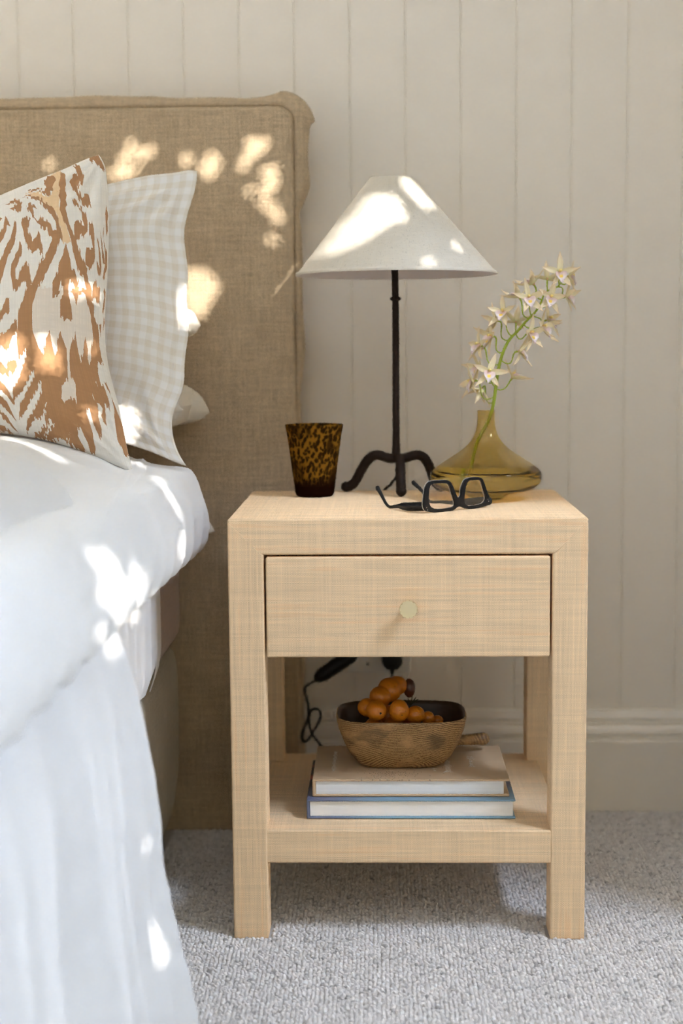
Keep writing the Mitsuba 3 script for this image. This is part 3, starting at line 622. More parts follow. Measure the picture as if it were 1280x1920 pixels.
# duvet: one padded body, closed underneath, its right edge hanging over the mattress
def duvet_section(y):
    k = np.clip((.22 - y) / .65, 0, 1)
    zb_ = .546 + .016 * k
    d = .008 * k - .012 * np.clip((y - .14) / .2, 0, 1)
    z4 = lambda x: float(np.interp(x, [q[0] for q in IK_BOT] + [-.36], [q[2] for q in IK_BOT] + [.690])) - .002 + d
    pts = [(-1.71, .752 + d), (-1.0, .754 + d), (-.75, z4(-.70)), (-.66, z4(-.66)), (-.60, z4(-.60)), (-.55, z4(-.55)), (-.50, z4(-.50)), (-.45, z4(-.45)), (-.415, z4(-.415)), (-.383, z4(-.383)), (-.347, .684 + d * .7), (-.3265, .642 + d * .5), (-.3185, .600), (-.3195, zb_ + .024), (-.330, zb_ + .005), (-.346, zb_), (-.364, zb_ + .006),
           (-.378, zb_ + .02), (-.384, .585), (-.396, .597), (-.44, .600), (-.60, .600), (-1.0, .600), (-1.71, .600), (-1.735, .65)]
    p = np.array(pts + pts[:1])
    from scipy.interpolate import CubicSpline
    dd = np.r_[0, np.cumsum(np.sqrt(np.linalg.norm(np.diff(p, axis=0), axis=1)))]
    q = PchipInterpolator(dd, p)(np.linspace(0, dd[-1], 500))
    e = np.r_[0, np.cumsum(np.linalg.norm(np.diff(q, axis=0), axis=1) * np.where(q[1:, 0] > -.75, 6, 1))]
    t = np.linspace(0, e[-1], 221)[:-1]
    return np.stack([np.interp(t, e, q[:, 0]), np.interp(t, e, q[:, 1])], 1)
rings = []
ys = np.r_[np.linspace(.275, .24, 8), np.linspace(.23, -.62, 130), np.linspace(-.64, -1.60, 30)]
for y in ys:
    s2 = duvet_section(y)
    c = np.array([-.9, .62])
    e = np.clip((.275 - y) / .035, 0, 1)
    if e < 1:
        s2 = np.stack([s2[:, 0] - (1 - math.sqrt(1 - (1 - e) ** 2)) * .02, .60 + (s2[:, 1] - .60) * (.25 + .75 * math.sqrt(1 - (1 - e) ** 2))], 1)
    rings.append(np.stack([s2[:, 0], np.full(len(s2), y), s2[:, 1]], 1))
m = loft(rings)
v = np.array(m.vertices); nn = np.array(m.vertex_normals)
soft = (meshkit.fbm(v * [9, 7, 9] + 3.1, 3, 11) - .5) * .016
sd = np.clip((v[:, 0] + .47) / .1, 0, 1)
pleat = .004 * np.sin(v[:, 1] * 62 + 3 * np.sin(v[:, 2] * 17)) * sd * np.clip((.66 - v[:, 2]) / .1, 0, 1)
ridge = .0045 * np.exp(-((v[:, 0] + .395 + .42 * np.clip(v[:, 1], -1, .3) * .25) / .006) ** 2) * (v[:, 2] > .63)
v = v + nn * (soft * (v[:, 2] > .58) + pleat + ridge)[:, None]
add('duvet', trimesh.Trimesh(v, m.faces, process=False), 'duvet_cotton', smooth=True)
label('duvet', 'puffy white cotton duvet draped over the side of the bed below the pillows', 'duvet')
c3 = np.array(DUVET_CORNER)
flag = trimesh.convex.convex_hull(np.vstack([c3, c3[1:] + [-.012, 0, 0], c3[1:] + [-.01, .012, -.004], c3[:1] + [0, .004, -.003]]))
flag = flag.subdivide().subdivide()
add('duvet__corner', trimesh.smoothing.filter_taubin(flag, iterations=4), 'pillow_linen', smooth=True)

# flat sheets hanging between duvet and bed base
def hanging(y0, y1, x, z0, zb_fn, amp, freq, seed, nu=90, nv=26):
    P = np.zeros((nu, nv, 3))
    for i, y in enumerate(np.linspace(y0, y1, nu)):
        for j, q in enumerate(np.linspace(0, 1, nv)):
            z = z0 + (zb_fn(y) - z0) * q
            P[i, j] = (x + .004 + amp * q * (.6 + .4 * math.sin(y * freq * .37 + seed)) * math.sin(y * freq + seed + 1.2 * q) - .010 * max(0, q - .86) / .14, y, z)
    return P
rnd = lambda e, y: .03 * (1 - math.sqrt(max(0, 1 - max(0, 1 - (e - y) / .035) ** 2)))
add('flat_sheet', sheet(hanging(.075, -.52, -.383, .56, lambda y: .367 + .012 * math.sin(y * 9) + rnd(.075, y) - .02 * np.clip(-y, 0, .4), .0055, 95, .4), .0016), 'sheet_cotton', smooth=60)
label('flat_sheet', 'white cotton sheet hanging in pleats below the duvet edge', 'sheet')
add('fitted_sheet', sheet(hanging(.150, .084, -.3865, .56, lambda y: .352 + .10 * np.clip(.02 + (y - .11), 0, .1) + rnd(.15, y), .002, 60, 1.4), .0016), 'sheet_cotton', smooth=60)
label('fitted_sheet', 'narrow strip of cream sheet beside the pleated white sheet at mattress side', 'sheet')

# bedspread: thrown over the lower half of the bed, down to the carpet
prof0 = np.array([(-1.74, .60), (-1.735, .75), (-1.70, .775), (-.75, .775), (-.6, .772), (-.5, .760), (-.435, .738), (-.4022, .706), (-.3846, .672), (-.371, .640), (-.363, .585), (-.3373, .51), (-.322, .4465), (-.309, .3567), (-.2995, .279), (-.2805, .181), (-.258, .075), (-.244, .004)])
e = np.r_[0, np.cumsum(np.linalg.norm(np.diff(prof0, axis=0), axis=1))]
na, nb = 200, 180
tt = np.r_[np.linspace(0, e[5], 40)[:-1], np.linspace(e[5], e[-1], na - 39)]
base = PchipInterpolator(e, prof0)(tt)
P = np.zeros((nb, na, 3))
ysb = np.linspace(-.43, -1.75, nb)
hang = np.clip((.62 - base[:, 1]) / .62, 0, 1) * (base[:, 0] > -.8)
for i, y in enumerate(ysb):
    q = -.43 - y
    fold = -.016 * (1 - np.cos(q * 23)) - .010 * (1 - np.cos(q * 41 + .6 * hang)) - .004 * (1 - np.cos(q * 88 + 1.5 * hang))
    fold *= np.clip(q / .03, .0, 1)
    dx = hang ** 1.1 * (fold - .05 * np.clip(q, 0, 1.2))
    P[i, :, 0] = base[:, 0] + dx
    P[i, :, 1] = y + .012 * np.sin(hang * 5) * np.exp(-q * 8)
    P[i, :, 2] = base[:, 1] + (base[:, 1] > .7) * .0
P[..., 2] += (meshkit.fbm(P * [8, 8, 8], 3, 21) - .5) * .012 * (P[..., 2] > .1)
cr = meshkit.fbm(np.stack([P[..., 1] * 5 + P[..., 2] * 9, P[..., 2] * 14 - P[..., 1] * 10, P[..., 0] * 0], -1), 3, 9) - .5
P[..., 0] += cr * .016 * hang
add('bedspread', sheet(P, .006), 'bedspread_cotton', smooth=60)
label('bedspread', 'pale bluish white bedspread hanging down the bed side to the carpet in the foreground', 'bedspread')

# ------------------------------------------------------------------ pillows and cushion
m, uv = pillow((IK_TOP, IK_RIGHT, IK_BOT, IK_LEFT), (0.0, -.955, .28), .075, .05, 110, 110, .55, .0035, 2)
add('ikat_cushion', m, 'ikat_cotton', smooth=True, uv=uv)
label('ikat_cushion', 'square cushion with a rust brown and cream ikat print leaning on the gingham pillow', 'cushion')

m, uv = pillow((GI_TOP, GI_RIGHT, GI_BOT, GI_LEFT), (0.0, -.975, .2), .055, .03, 110, 110, .6, .005, 5, flange=.04)
add('gingham_pillow', m, 'gingham_linen', smooth=True, uv=uv)
label('gingham_pillow', 'white and beige gingham check pillow standing behind the ikat cushion', 'pillow')

def lying(z, x1, y0, y1, thick, tip, seed, zc):
    """A pillow lying flat, its right corners drawn out to small ears."""
    x0 = -1.0
    xm = x1 - .045
    right = [(x1 - .02, y0, z), (xm, y0 + (y1 - y0) * .3, z), (xm, y0 + (y1 - y0) * .6, z), (x1 - .012, y0 + (y1 - y0) * .88, z), tip]
    front = [(x0, y0, z), (-.8, y0 + .012, z), (-.5, y0 + .012, z), (x1 - .02, y0, z)]
    back = [(x0, y1, z), (-.8, y1 - .01, z), (-.5, y1 - .01, z), tip]
    left = [(x0, y0, z), (x0 + .02, (y0 + y1) / 2, z), (x0, y1, z)]
    return pillow((back, right, front, left), (0, 0, 1), thick * .5, thick * .5, 90, 60, .36, .003, seed)
m, uv = lying(.772, EAR_LOW[0][0] - .004, .285, .490, .140, EAR_LOW[0], 3, 0)
add('bed_pillow', m, 'pillow_linen', smooth=True)
label('bed_pillow', 'cream bed pillow with its corner poking out low beside the gingham pillow', 'pillow')
m, uv = lying(.915, EAR_HIGH[0][0] - .003, .290, .490, .125, EAR_HIGH[0], 8, 0)
add('bed_pillow_001', m, 'pillow_linen', smooth=True)
label('bed_pillow_001', 'upper bed pillow whose sunlit white tip shows halfway up the gingham pillow', 'pillow')
# ------------------------------------------------------------------ table lamp
LP = 'table_lamp'
label(LP, 'table lamp with a wide cream cone shade on a dark forged iron tripod', 'lamp')
LY = .358
for q in (LEG_L, LEG_R, LEG_F):
    q[-1] = (q[-1][0], q[-1][1], TOP + .0091); q[-2] = (q[-2][0], q[-2][1], max(q[-2][2], TOP + .0091))
for i, (pts, rad) in enumerate(((LEG_L, [.0085, .008, .0082, .0085, .0083, .0082, .0083, .0086, .0088]), (LEG_R, [.0085, .008, .0082, .0085, .0083, .0082, .0083, .0086, .0088]), (LEG_F, [.0082, .0082, .0083, .0083, .0083, .0086, .0088]))):
    add(LP + '__' + num('leg', i), tube(pts, rad, 14, 40), 'forged_iron', smooth=True)
stem = tube(LAMP_STEM, [.0075, .0062, .0060, .0057, .0057, .0057], 16, 60)
sv = np.array(stem.vertices); sv[:, 0] += (meshkit.fbm(sv * 60, 2, 4) - .5) * .0010; sv[:, 1] += (meshkit.fbm(sv * 60, 2, 6) - .5) * .0010
add(LP + '__stem', trimesh.Trimesh(sv, stem.faces, process=False), 'forged_iron', smooth=True)
t = np.linspace(0, 2 * np.pi, 14)
add(LP + '__collar', lathe([(.0070 + .0022 * math.cos(q), LAMP_COLLAR[0][2] + .0030 * math.sin(q)) for q in t], 24, (LAMP_COLLAR[0][0], LY, 0)), 'forged_iron', smooth=True)
zb_, zt_, (rb, rt) = LAMP_SHADE[0][2], LAMP_SHADE[1][2], LAMP_R
rb += .0015
sc = ((LAMP_SHADE[0][0] + LAMP_SHADE[1][0]) / 2, LY, 0)
th = .0016
shade = lathe([(rb, zb_), (rb + .0006, zb_ + .002), (rb - .001, zb_ + .0045), (rb - .0026, zb_ + .0055)] + [(rb + (rt - rb) * q, zb_ + (zt_ - zb_) * q) for q in np.linspace(.05, .97, 14)] + [(rt + .0006, zt_ - .002), (rt, zt_), (rt - th, zt_)], 120, sc)
def lean(m):
    v = np.array(m.vertices); v[:, 0] += .0022 + (LAMP_SHADE[1][0] - LAMP_SHADE[0][0]) * ((v[:, 2] - zb_) / (zt_ - zb_) - .5)
    return trimesh.Trimesh(v, m.faces, process=False)
add(LP + '__shade', lean(shade), 'shade_linen', smooth=60)
lining = lathe([(rb, zb_), (rb - th * 1.4, zb_ + .0002)] + [(rb - th * 1.6 + (rt - rb) * q, zb_ + .003 + (zt_ - zb_ - .004) * q) for q in np.linspace(.01, 1, 12)], 120, sc)
add(LP + '__shade__lining', lean(lining), 'shade_lining', smooth=60)
ringz = zt_ - .012
fit = [tube([(sc[0] + .006 * math.cos(q), LY + .006 * math.sin(q), ringz - .004), (sc[0] + (rt + .008) * math.cos(q), LY + (rt + .008) * math.sin(q), ringz)], .0012, 6) for q in (0.5, 2.6, 4.7)]
add(LP + '__shade__fitter', cat(fit), 'steel', smooth=True)
add(LP + '__bulb_holder', lathe([(.0001, zt_ - .085), (.014, zt_ - .085), (.014, zt_ - .04), (.010, zt_ - .036), (.008, zt_ - .014), (.0001, zt_ - .014)], 24, sc), 'black_plastic', smooth=40)
# its flex runs down behind the table to an inline switch and a plug
sw0, sw1 = np.array(SWITCH_AT)
sw0 = sw1 + (sw0 - sw1) * 1.25
top_flex = tube(LAMP_FLEX + [(-.030, .4330, .6275), (-.032, .4420, .600), (-.036, .470, .50), (-.05, .500, .40), tuple(sw0)], .0024, 8, 70)
add(LP + '__cord', top_flex, 'black_plastic', smooth=True)
add(LP + '__cord_001', tube(CORD_LOOP, .0024, 8, 200), 'black_plastic', smooth=True)
sd_ = (sw1 - sw0) / np.linalg.norm(sw1 - sw0)
add(LP + '__inline_switch', tube([sw0, sw0 + sd_ * .008, (sw0 + sw1) / 2, sw1 - sd_ * .008, sw1], [.010, .0135, .0138, .0135, .0105], 18), 'black_plastic', smooth=40)
pc = np.array(PLUG_AT[0])
a = np.linspace(0, 2 * np.pi, 36, endpoint=False)
pr = lambda r, y: np.stack([pc[0] + r * np.cos(a), 0 * a + y, pc[2] + r * np.sin(a)], 1)
wy = WALL - .0115
add(LP + '__plug', cat([loft([pr(.010, wy), pr(.018, wy), pr(.0192, wy - .004), pr(.0192, wy - .028), pr(.0175, wy - .032), pr(.006, wy - .033)]), tube([(pc[0], wy - .02, pc[2] - .016), (pc[0], wy - .02, pc[2] - .027)], [.0055, .003], 12)]), 'black_plastic', smooth=40)

SO = 'power_socket'
label(SO, 'white double power socket on the wall under the drawer', 'socket')
(sx0, _, sz0), (sx1, _, _), (sx2, _, sz2) = SOCKET_AT
add(SO + '__plate', rbox(sx0, sx1, WALL - .011, WALL, sz0, sz0 + .074, .003), 'white_plastic', smooth=40)
add(SO + '__rocker', rbox(sx0 + .028, sx0 + .044, WALL - .013, WALL - .010, sz0 + .034, sz0 + .054, .001), 'white_plastic', smooth=40)
dm = trimesh.creation.cylinder(.0028, .002, sections=16); dm.apply_transform(trimesh.transformations.rotation_matrix(math.pi / 2, (1, 0, 0))); dm.apply_translation((sx2, WALL - .0115, sz2))
add(SO + '__screw', dm, 'dark_mark', smooth=30)

# ------------------------------------------------------------------ tumbler, vase, water
gc = (-.1475, .327, 0)
z0 = TOP + .0003
gp = [(.0001, z0), (.0265, z0), (.0300, z0 + .002), (.0316, z0 + .006), (.0322, z0 + .012), (.0350, z0 + .035), (.0395, z0 + .070), (.0440, z0 + .104), (.0466, z0 + .1168), (.0465, z0 + .1182), (.0455, z0 + .1188), (.0445, z0 + .1180),
      (.0417, z0 + .100), (.0372, z0 + .065), (.0330, z0 + .034), (.0305, z0 + .019), (.026, z0 + .0155), (.0001, z0 + .015)]
gp = [(r_ * 1.03, z_) for r_, z_ in gp]
add('tumbler', lathe(gp, 64, gc), 'tortoise_glass', smooth=50)
label('tumbler', 'dark tortoiseshell amber glass tumbler on the left of the table top', 'tumbler')

vc = (VASE_AT[0], VASE_AT[1], 0)
vz0 = TOP + .0003
outer = [(.0001, vz0), (.0275, vz0), (.0292, TOP + .0014), (.0300, TOP + .0040)] + [(r, z) for r, z in VASE_PROFILE[::-1] if z > TOP + .0075]
from scipy.interpolate import CubicSpline
def smoothprof(p, n):
    p = np.array(p); d = np.r_[0, np.cumsum(np.linalg.norm(np.diff(p, axis=0), axis=1))]
    return PchipInterpolator(d, p)(np.linspace(0, d[-1], n))
oprof = np.vstack([outer[:2], smoothprof(outer[1:], 70)[1:]])
gl = .0019
tn = np.gradient(oprof, axis=0); tn /= np.linalg.norm(tn, axis=1, keepdims=True)
inn = oprof + np.stack([-tn[:, 1], tn[:, 0]], 1) * gl
inn = inn[(inn[:, 0] > .001)]
inn = inn[inn[:, 1] > TOP + .0022]
inn = inn[np.argsort(inn[:, 1])]
WATER = TOP + .0545
wet = inn[inn[:, 1] <= WATER]
rw = float(np.interp(WATER, inn[:, 1], inn[:, 0]))
wet = np.vstack([[(.0001, TOP + .0024)], wet, [(rw, WATER)]])
dry = np.vstack([[(rw, WATER)], inn[inn[:, 1] > WATER]])
lip = [(oprof[-1, 0] - .0001, oprof[-1, 1] + .0007), (dry[-1, 0] + .0004, dry[-1, 1] + .0007)]
body = np.vstack([oprof, lip, dry[::-1]])                  # outside, over the lip, and down the dry inside
add('vase', lathe(body, 96, vc), 'amber_glass', smooth=50)
label('vase', 'amber glass vase with a narrow neck and a wide flat body, half full of water', 'vase')
add('vase_water__body', lathe(wet, 96, vc), 'amber_to_water', smooth=50)
add('vase_water__surface', lathe([(rw, WATER), (rw * .5, WATER), (.0001, WATER)], 96, vc), 'water_surface')
label('vase_water', 'clear water standing in the amber vase', 'water')
# ------------------------------------------------------------------ orchid spray
OR = 'orchid_stem'
label(OR, 'pale cream orchid spray on a green stem standing in the amber vase', 'orchid')
mat('orchid_green', proc(lambda p, n, uv: mix((0.24, 0.33, 0.022), (0.40, 0.46, 0.045), noise(p.x * 90, p.y * 90, p.z * 40))), 0.45, 0.4)
def petal_c(p, n, uv):
    streak = noise(uv.x * 14, uv.y * 2.0)
    c = mix((0.84, 0.76, 0.50), (0.82, 0.65, 0.43), smoothstep(0.25, 0.95, uv.y) * 0.7 + 0.3 * streak)
    return mix((0.66, 0.66, 0.30), c, smoothstep(0.0, 0.28, uv.y))
scene['orchid_petal'] = {'type': 'twosided', 'bsdf': {'type': 'principled', 'base_color': proc(petal_c), 'roughness': 0.55, 'specular': 0.25}}
def lip_c(p, n, uv):
    c = mix((0.83, 0.66, 0.64), (0.88, 0.84, 0.82), smoothstep(0.35, 0.72, uv.y))
    d, _, r = voronoi(uv.x * 7, uv.y * 12)
    spot = smoothstep(0.42, 0.25, d) * smoothstep(0.62, 0.75, uv.y)
    c = mix(c, (0.45, 0.16, 0.22), spot * 0.85)
    mid = smoothstep(0.22, 0.10, dr.abs(uv.x - 0.5)) * smoothstep(0.25, 0.36, uv.y) * smoothstep(0.66, 0.52, uv.y)
    return mix(c, (0.86, 0.60, 0.10), mid)
scene['orchid_lip'] = {'type': 'twosided', 'bsdf': {'type': 'principled', 'base_color': proc(lip_c), 'roughness': 0.5, 'specular': 0.25}}
mat('orchid_column', proc(lambda p, n, uv: mix((0.62, 0.36, 0.22), (0.88, 0.72, 0.25), uv.y)), 0.5, 0.3)
st = spline(ORCHID_STEM, 120)
sr = np.interp(np.linspace(0, 1, 120), [0, .35, .6, .8, 1], [.0026, .0028, .0025, .0019, .0010])
add(OR + '__stem', tube(st, sr, 10), 'orchid_green', smooth=True)

def leaf_mesh(length, width, curl, cup, nl=11, nw=5, tipw=.12, thick=.0006):
    """A slender petal along +z from the origin, its face to +x; uv.y runs to the tip."""
    q = np.linspace(0, 1, nl); w = np.linspace(-1, 1, nw)
    prof = width / 2 * np.clip(np.sin(np.pi * np.clip(q, 0, 1) ** .8) * 1.0 + .28 * (1 - q) ** 2, tipw * (1 - q ** 6), 1)
    prof[-1] = width * .04
    z = length * (q - .12 * abs(curl) * q ** 3); x = curl * length * q ** 2 * .45
    P = np.zeros((nl, nw, 3))
    P[..., 0] = x[:, None] + cup * (w[None] ** 2) * prof[:, None]
    P[..., 1] = w[None] * prof[:, None]
    P[..., 2] = z[:, None]
    du, dv = np.gradient(P, axis=0), np.gradient(P, axis=1)
    n = np.cross(du, dv); n /= np.linalg.norm(n, axis=-1, keepdims=True) + 1e-12
    A, Bk = (P + n * thick / 2).reshape(-1, 3), (P - n * thick / 2).reshape(-1, 3)
    f = grid_faces(nl, nw); idx = np.arange(nl * nw).reshape(nl, nw); o = nl * nw
    rim = np.concatenate([idx[:, 0], idx[-1, 1:], idx[-2::-1, -1], idx[0, -2:0:-1]]); r2 = np.roll(rim, -1)
    F2 = np.vstack([f, f[:, ::-1] + o, np.stack([rim, rim + o, r2], 1), np.stack([r2, rim + o, r2 + o], 1)])
    uv = np.stack([np.broadcast_to((w + 1) / 2, (nl, nw)).ravel(), np.broadcast_to(q[:, None], (nl, nw)).ravel()], 1)
    return np.vstack([A, Bk]), F2, np.vstack([uv, uv])

def frame(axis, roll):
    """Rotation whose x column is the flower's axis and z column its upward direction turned by roll."""
    x = np.asarray(axis, float) / np.linalg.norm(axis)
    up = np.array([0, 0, 1.0]) if abs(x[2]) < .9 else np.array([0, -1.0, 0])
    z = up - x * (up @ x); z /= np.linalg.norm(z)
    y = np.cross(z, x)
    c, s = math.cos(roll), math.sin(roll)
    return np.stack([x, c * y + s * z, c * z - s * y], 1)

def rotx(a):
    c, s = math.cos(a), math.sin(a)
    return np.array([[1, 0, 0], [0, c, -s], [0, s, c]])
def roty(a):
    c, s = math.cos(a), math.sin(a)
    return np.array([[c, 0, s], [0, 1, 0], [-s, 0, c]])

AX = {'front': (.05, -1, -.05), 'right': (.86, -.35, .10), 'left': (-.86, -.35, .12), 'up': (.1, .45, .75), 'upleft': (-.55, .15, .70), 'upright': (.62, -.15, .55), 'down': (-.45, .1, -.75), 'frontright': (.5, -.85, 0), 'frontleft': (-.55, -.8, .15)}
fr_rng = np.random.default_rng(12)
for i, (way, x, y, z) in enumerate(FLOWERS):
    key = OR + '__' + num('flower', i)
    axis = np.array(AX[way]) + fr_rng.normal(0, .10, 3)
    R = frame(axis, fr_rng.normal(0, .22))
    c0 = np.array([x, y, z]); sc_ = fr_rng.uniform(.90, 1.08)
    xa = R[:, 0]
    for k, ang in enumerate((0, 72, 144, 216, 288)):
        open_ = fr_rng.normal(.42, .12) if k else fr_rng.normal(.30, .1)
        V, Fp, uv = leaf_mesh(.0335 * sc_ * fr_rng.uniform(.92, 1.1), .0088 * fr_rng.uniform(.9, 1.1), fr_rng.normal(.15, .38), .35)
        V = (R @ (rotx(math.radians(ang) + fr_rng.normal(0, .08)) @ roty(open_) @ V.T)).T + c0
        add(key + '__' + num('petal', k), (V, Fp), 'orchid_petal', smooth=True, uv=uv)
    V, Fp, uv = leaf_mesh(.0215 * sc_, .0180, -.75, .55, 12, 9, .5)
    V = (R @ (rotx(math.pi) @ roty(.95) @ V.T)).T + c0 + xa * .0015
    add(key + '__lip', (V, Fp), 'orchid_lip', smooth=True, uv=uv)
    tip = c0 + xa * .0085 + R[:, 2] * .0030
    cm = tube([c0, c0 + xa * .005 + R[:, 2] * .0035, tip], [.0020, .0018, .0021], 8, 8)
    add(key + '__column', cm, 'orchid_column', smooth=True, uv=np.stack([np.zeros(len(cm.vertices)), np.clip((np.array(cm.vertices) - c0) @ xa / .009, 0, 1)], 1))
    # the flower's own stalk, joining the main stem a little lower down
    j = int(np.argmin(np.linalg.norm(st[45:] - (c0 - [0, 0, .020]), axis=1))) + 45
    a0 = st[j]; mid = (a0 + c0) / 2 + np.array([0, 0, -.004]) + (c0 - a0) * [.15, .15, -.05]
    add(key + '__stalk', tube([a0, mid, c0 - xa * .006, c0], [.0010, .0010, .0014, .0016], 7, 14), 'orchid_green', smooth=True)
# ------------------------------------------------------------------ spectacles
SP = 'spectacles'
label(SP, 'black framed spectacles lying upside down at the front of the table top', 'spectacles')
A0, dirs = np.array(SPEC_AT[:2]), np.array(SPEC_AT[2:]); nrm = np.array([dirs[1], -dirs[0]])
def closed_curve(p, n):
    p = np.array(p + p[:1]); d = np.r_[0, np.cumsum(np.linalg.norm(np.diff(p, axis=0), axis=1))]
    return CubicSpline(d, p, bc_type='periodic')(np.linspace(0, d[-1], n + 1)[:-1])
def on_front(v):
    """(along, up, depth towards the viewer) to world."""
    s_, z_, o_ = v[:, 0], v[:, 1], v[:, 2]
    return np.stack([A0[0] + dirs[0] * s_ + nrm[0] * o_, A0[1] + dirs[1] * s_ + nrm[1] * o_, z_], 1)
SPEC_OUTLINE = [(a_, max(b_, TOP + .0004)) for a_, b_ in SPEC_OUTLINE]
go, gl_, gr_ = shapely.Polygon(closed_curve(SPEC_OUTLINE, 150)), shapely.Polygon(closed_curve(SPEC_LENS_A, 90)), shapely.Polygon(closed_curve(SPEC_LENS_B, 90))
rim = go.difference(gl_).difference(gr_)
def bevelled(poly, d0, d1, b=.0006):
    ms = [extrude(poly, on_front, d0, d1 - b), extrude(poly.buffer(-b * .6), on_front, d1 - b, d1)]
    return cat(ms)
add(SP + '__front', bevelled(rim, -.0022, .0016), 'acetate', smooth=35)
add(SP + '__front__edge', extrude(rim.buffer(.00025), on_front, -.0034, -.0022), 'acetate_edge', smooth=35)
for i, g in enumerate((gl_, gr_)):
    xs = np.array(g.buffer(.0004).exterior.coords)
    mm = trimesh.creation.triangulate_polygon(g.buffer(.0004).simplify(.00005), engine='earcut')
    vv = np.column_stack([mm[0], np.full(len(mm[0]), -.0006)])
    add(SP + '__' + num('lens', i), trimesh.Trimesh(on_front(vv), mm[1], process=False), 'lens_glass')
pins = []
for f_, g_ in ((.035, .18), (.05, .10), (.955, .25), (.965, .19)):
    lo, hi = np.min(SPEC_OUTLINE, 0), np.max(SPEC_OUTLINE, 0)
    q = trimesh.creation.cylinder(.0006, .0006, sections=10); q.apply_translation((lo[0] + f_ * (hi[0] - lo[0]), lo[1] + g_ * (hi[1] - lo[1]), .0016)); q.vertices = on_front(np.array(q.vertices)); add(SP + '__front__' + num('pin', len(pins)), q, 'steel', smooth=30); pins.append(q)
TEMPLE_A = [(x_, y_, max(z_, TOP + .0030)) for x_, y_, z_ in TEMPLE_A]; TEMPLE_B = [(x_, y_, max(z_, TOP + .0030)) for x_, y_, z_ in TEMPLE_B]
add(SP + '__temple', tube(TEMPLE_A, [.0068, .0068, .0064, .0056, .0032, .0024, .0022, .0024, .0026, .0034, .0038], 12, 60, flat=((.5, .86, 0), .42)), 'acetate', smooth=True)
add(SP + '__temple_001', tube(TEMPLE_B, [.0064, .0062, .0056, .0030, .0022, .0022, .0025, .0032, .0038], 12, 60, flat=((.5, .86, 0), .42)), 'acetate', smooth=True)
for i, q in enumerate((TEMPLE_A[0], TEMPLE_B[0])):
    add(SP + '__' + num('hinge', i), rbox(q[0] - .0013, q[0] + .0013, q[1] - .0013, q[1] + .0013, q[2] - .005, q[2] + .005, .0006, 6), 'steel', smooth=30)

# ------------------------------------------------------------------ books
def page_tex(p, n, uv):
    lines = noise(p.x * 2.0, p.y * 2.0, p.z / 0.0005)
    bands = smoothstep(0.55, 0.75, noise(p.x * 1.3, 3.0, p.z / 0.0026))
    return mix((0.80, 0.80, 0.79), (0.66, 0.66, 0.67), lines * 0.45 + bands * 0.30)
mat('book_pages', proc(page_tex), 0.8, 0.15)
mat('white_pages', proc(lambda p, n, uv: mix((0.84, 0.84, 0.83), (0.75, 0.75, 0.75), noise(p.x * 2, p.y * 2, p.z / 0.0006) * 0.5)), 0.8, 0.15)
def blue_cover(p, n, uv):
    c = mix((0.16, 0.28, 0.38), (0.10, 0.12, 0.20), smoothstep(-0.02, -0.13, p.x))
    c = mix(c, (0.025, 0.022, 0.03), smoothstep(0.03, 0.12, dr.abs(p.y - 0.03) + 0.02 * noise(p.x * 40, p.y * 40)) * smoothstep(0.188, 0.1918, p.z))
    red = smoothstep(0.55, 0.7, noise(p.x * 60, p.y * 30)) * smoothstep(-0.13, -0.145, p.x) * smoothstep(0.188, 0.1918, p.z) * smoothstep(0.11, 0.14, p.y)
    return mix(c, (0.30, 0.05, 0.03), red)
mat('blue_book_cover', proc(blue_cover), 0.3, 0.5)
def kraft(p, n, uv):
    c = mix((0.52, 0.37, 0.23), (0.48, 0.335, 0.205), fbm(p.x * 60, p.y * 60, p.z * 60))
    top = smoothstep(0.2180, 0.2188, p.z)
    den = smoothstep(0.055, 0.0, dr.abs(p.x + 0.025)) * smoothstep(0.045, 0.0, dr.abs(p.y - 0.088))
    d, _, r = voronoi(p.x / 0.0028, p.y / 0.0045)
    dot = smoothstep(0.30, 0.16, d) * dr.select(r < 0.75 * den + 0.02 * smoothstep(0.08, 0.07, p.x) * smoothstep(0.2, 0.1, p.y), 1.0, 0.0)
    return mix(c, (0.05, 0.035, 0.025), dot * top * 0.9)
mat('kraft_paper', proc(kraft), 0.6, 0.3)
mat('white_ink', (0.74, 0.70, 0.64), 0.6, 0.3)

B1 = 'book'
label(B1, 'thick hardback with a blue cover and white pages, under the kraft paper book', 'book')
bx0, bx1, by0, by1, bz = BOOK_A[0], BOOK_A[1], BOOK_A[2], BOOK_A[2] + .215, SHELF_Z[1] + .0003
add(B1 + '__cover', cat([rbox(bx0, bx1, by0, by1, bz, bz + .0034, .0015), rbox(bx0 - .0006, bx1, by0, by1, bz + .0268, bz + .0302, .0015), rbox(bx0 - .001, bx0 + .0035, by0, by1, bz, bz + .0302, .0016)]), 'blue_book_cover', smooth=40)
add(B1 + '__pages', rbox(bx0 + .0038, bx1 - .0035, by0 + .0035, by1 - .003, bz + .0033, bz + .0269, .0008), 'white_pages', smooth=40)
B2 = 'book_001'
label(B2, 'kraft brown hardback with white script, lying under the wooden bowl', 'book')
kz = bz + .0304
kx0, kx1, ky0, ky1 = BOOK_B[0], BOOK_B[1], BOOK_B[2], BOOK_B[3]
add(B2 + '__cover', cat([rbox(kx0, kx1, ky0, ky1, kz, kz + .0033, .0015), rbox(kx0, kx1, ky0, ky1, kz + .0238, kz + .0268, .0014), rbox(kx0 - .002, kx0 + .003, ky0, ky1, kz, kz + .0268, .0016)]), 'kraft_paper', smooth=40)
add(B2 + '__pages', rbox(kx0 + .0032, kx1 - .0085, ky0 + .003, ky1 - .003, kz + .0032, kz + .0239, .0007), 'book_pages', smooth=40)
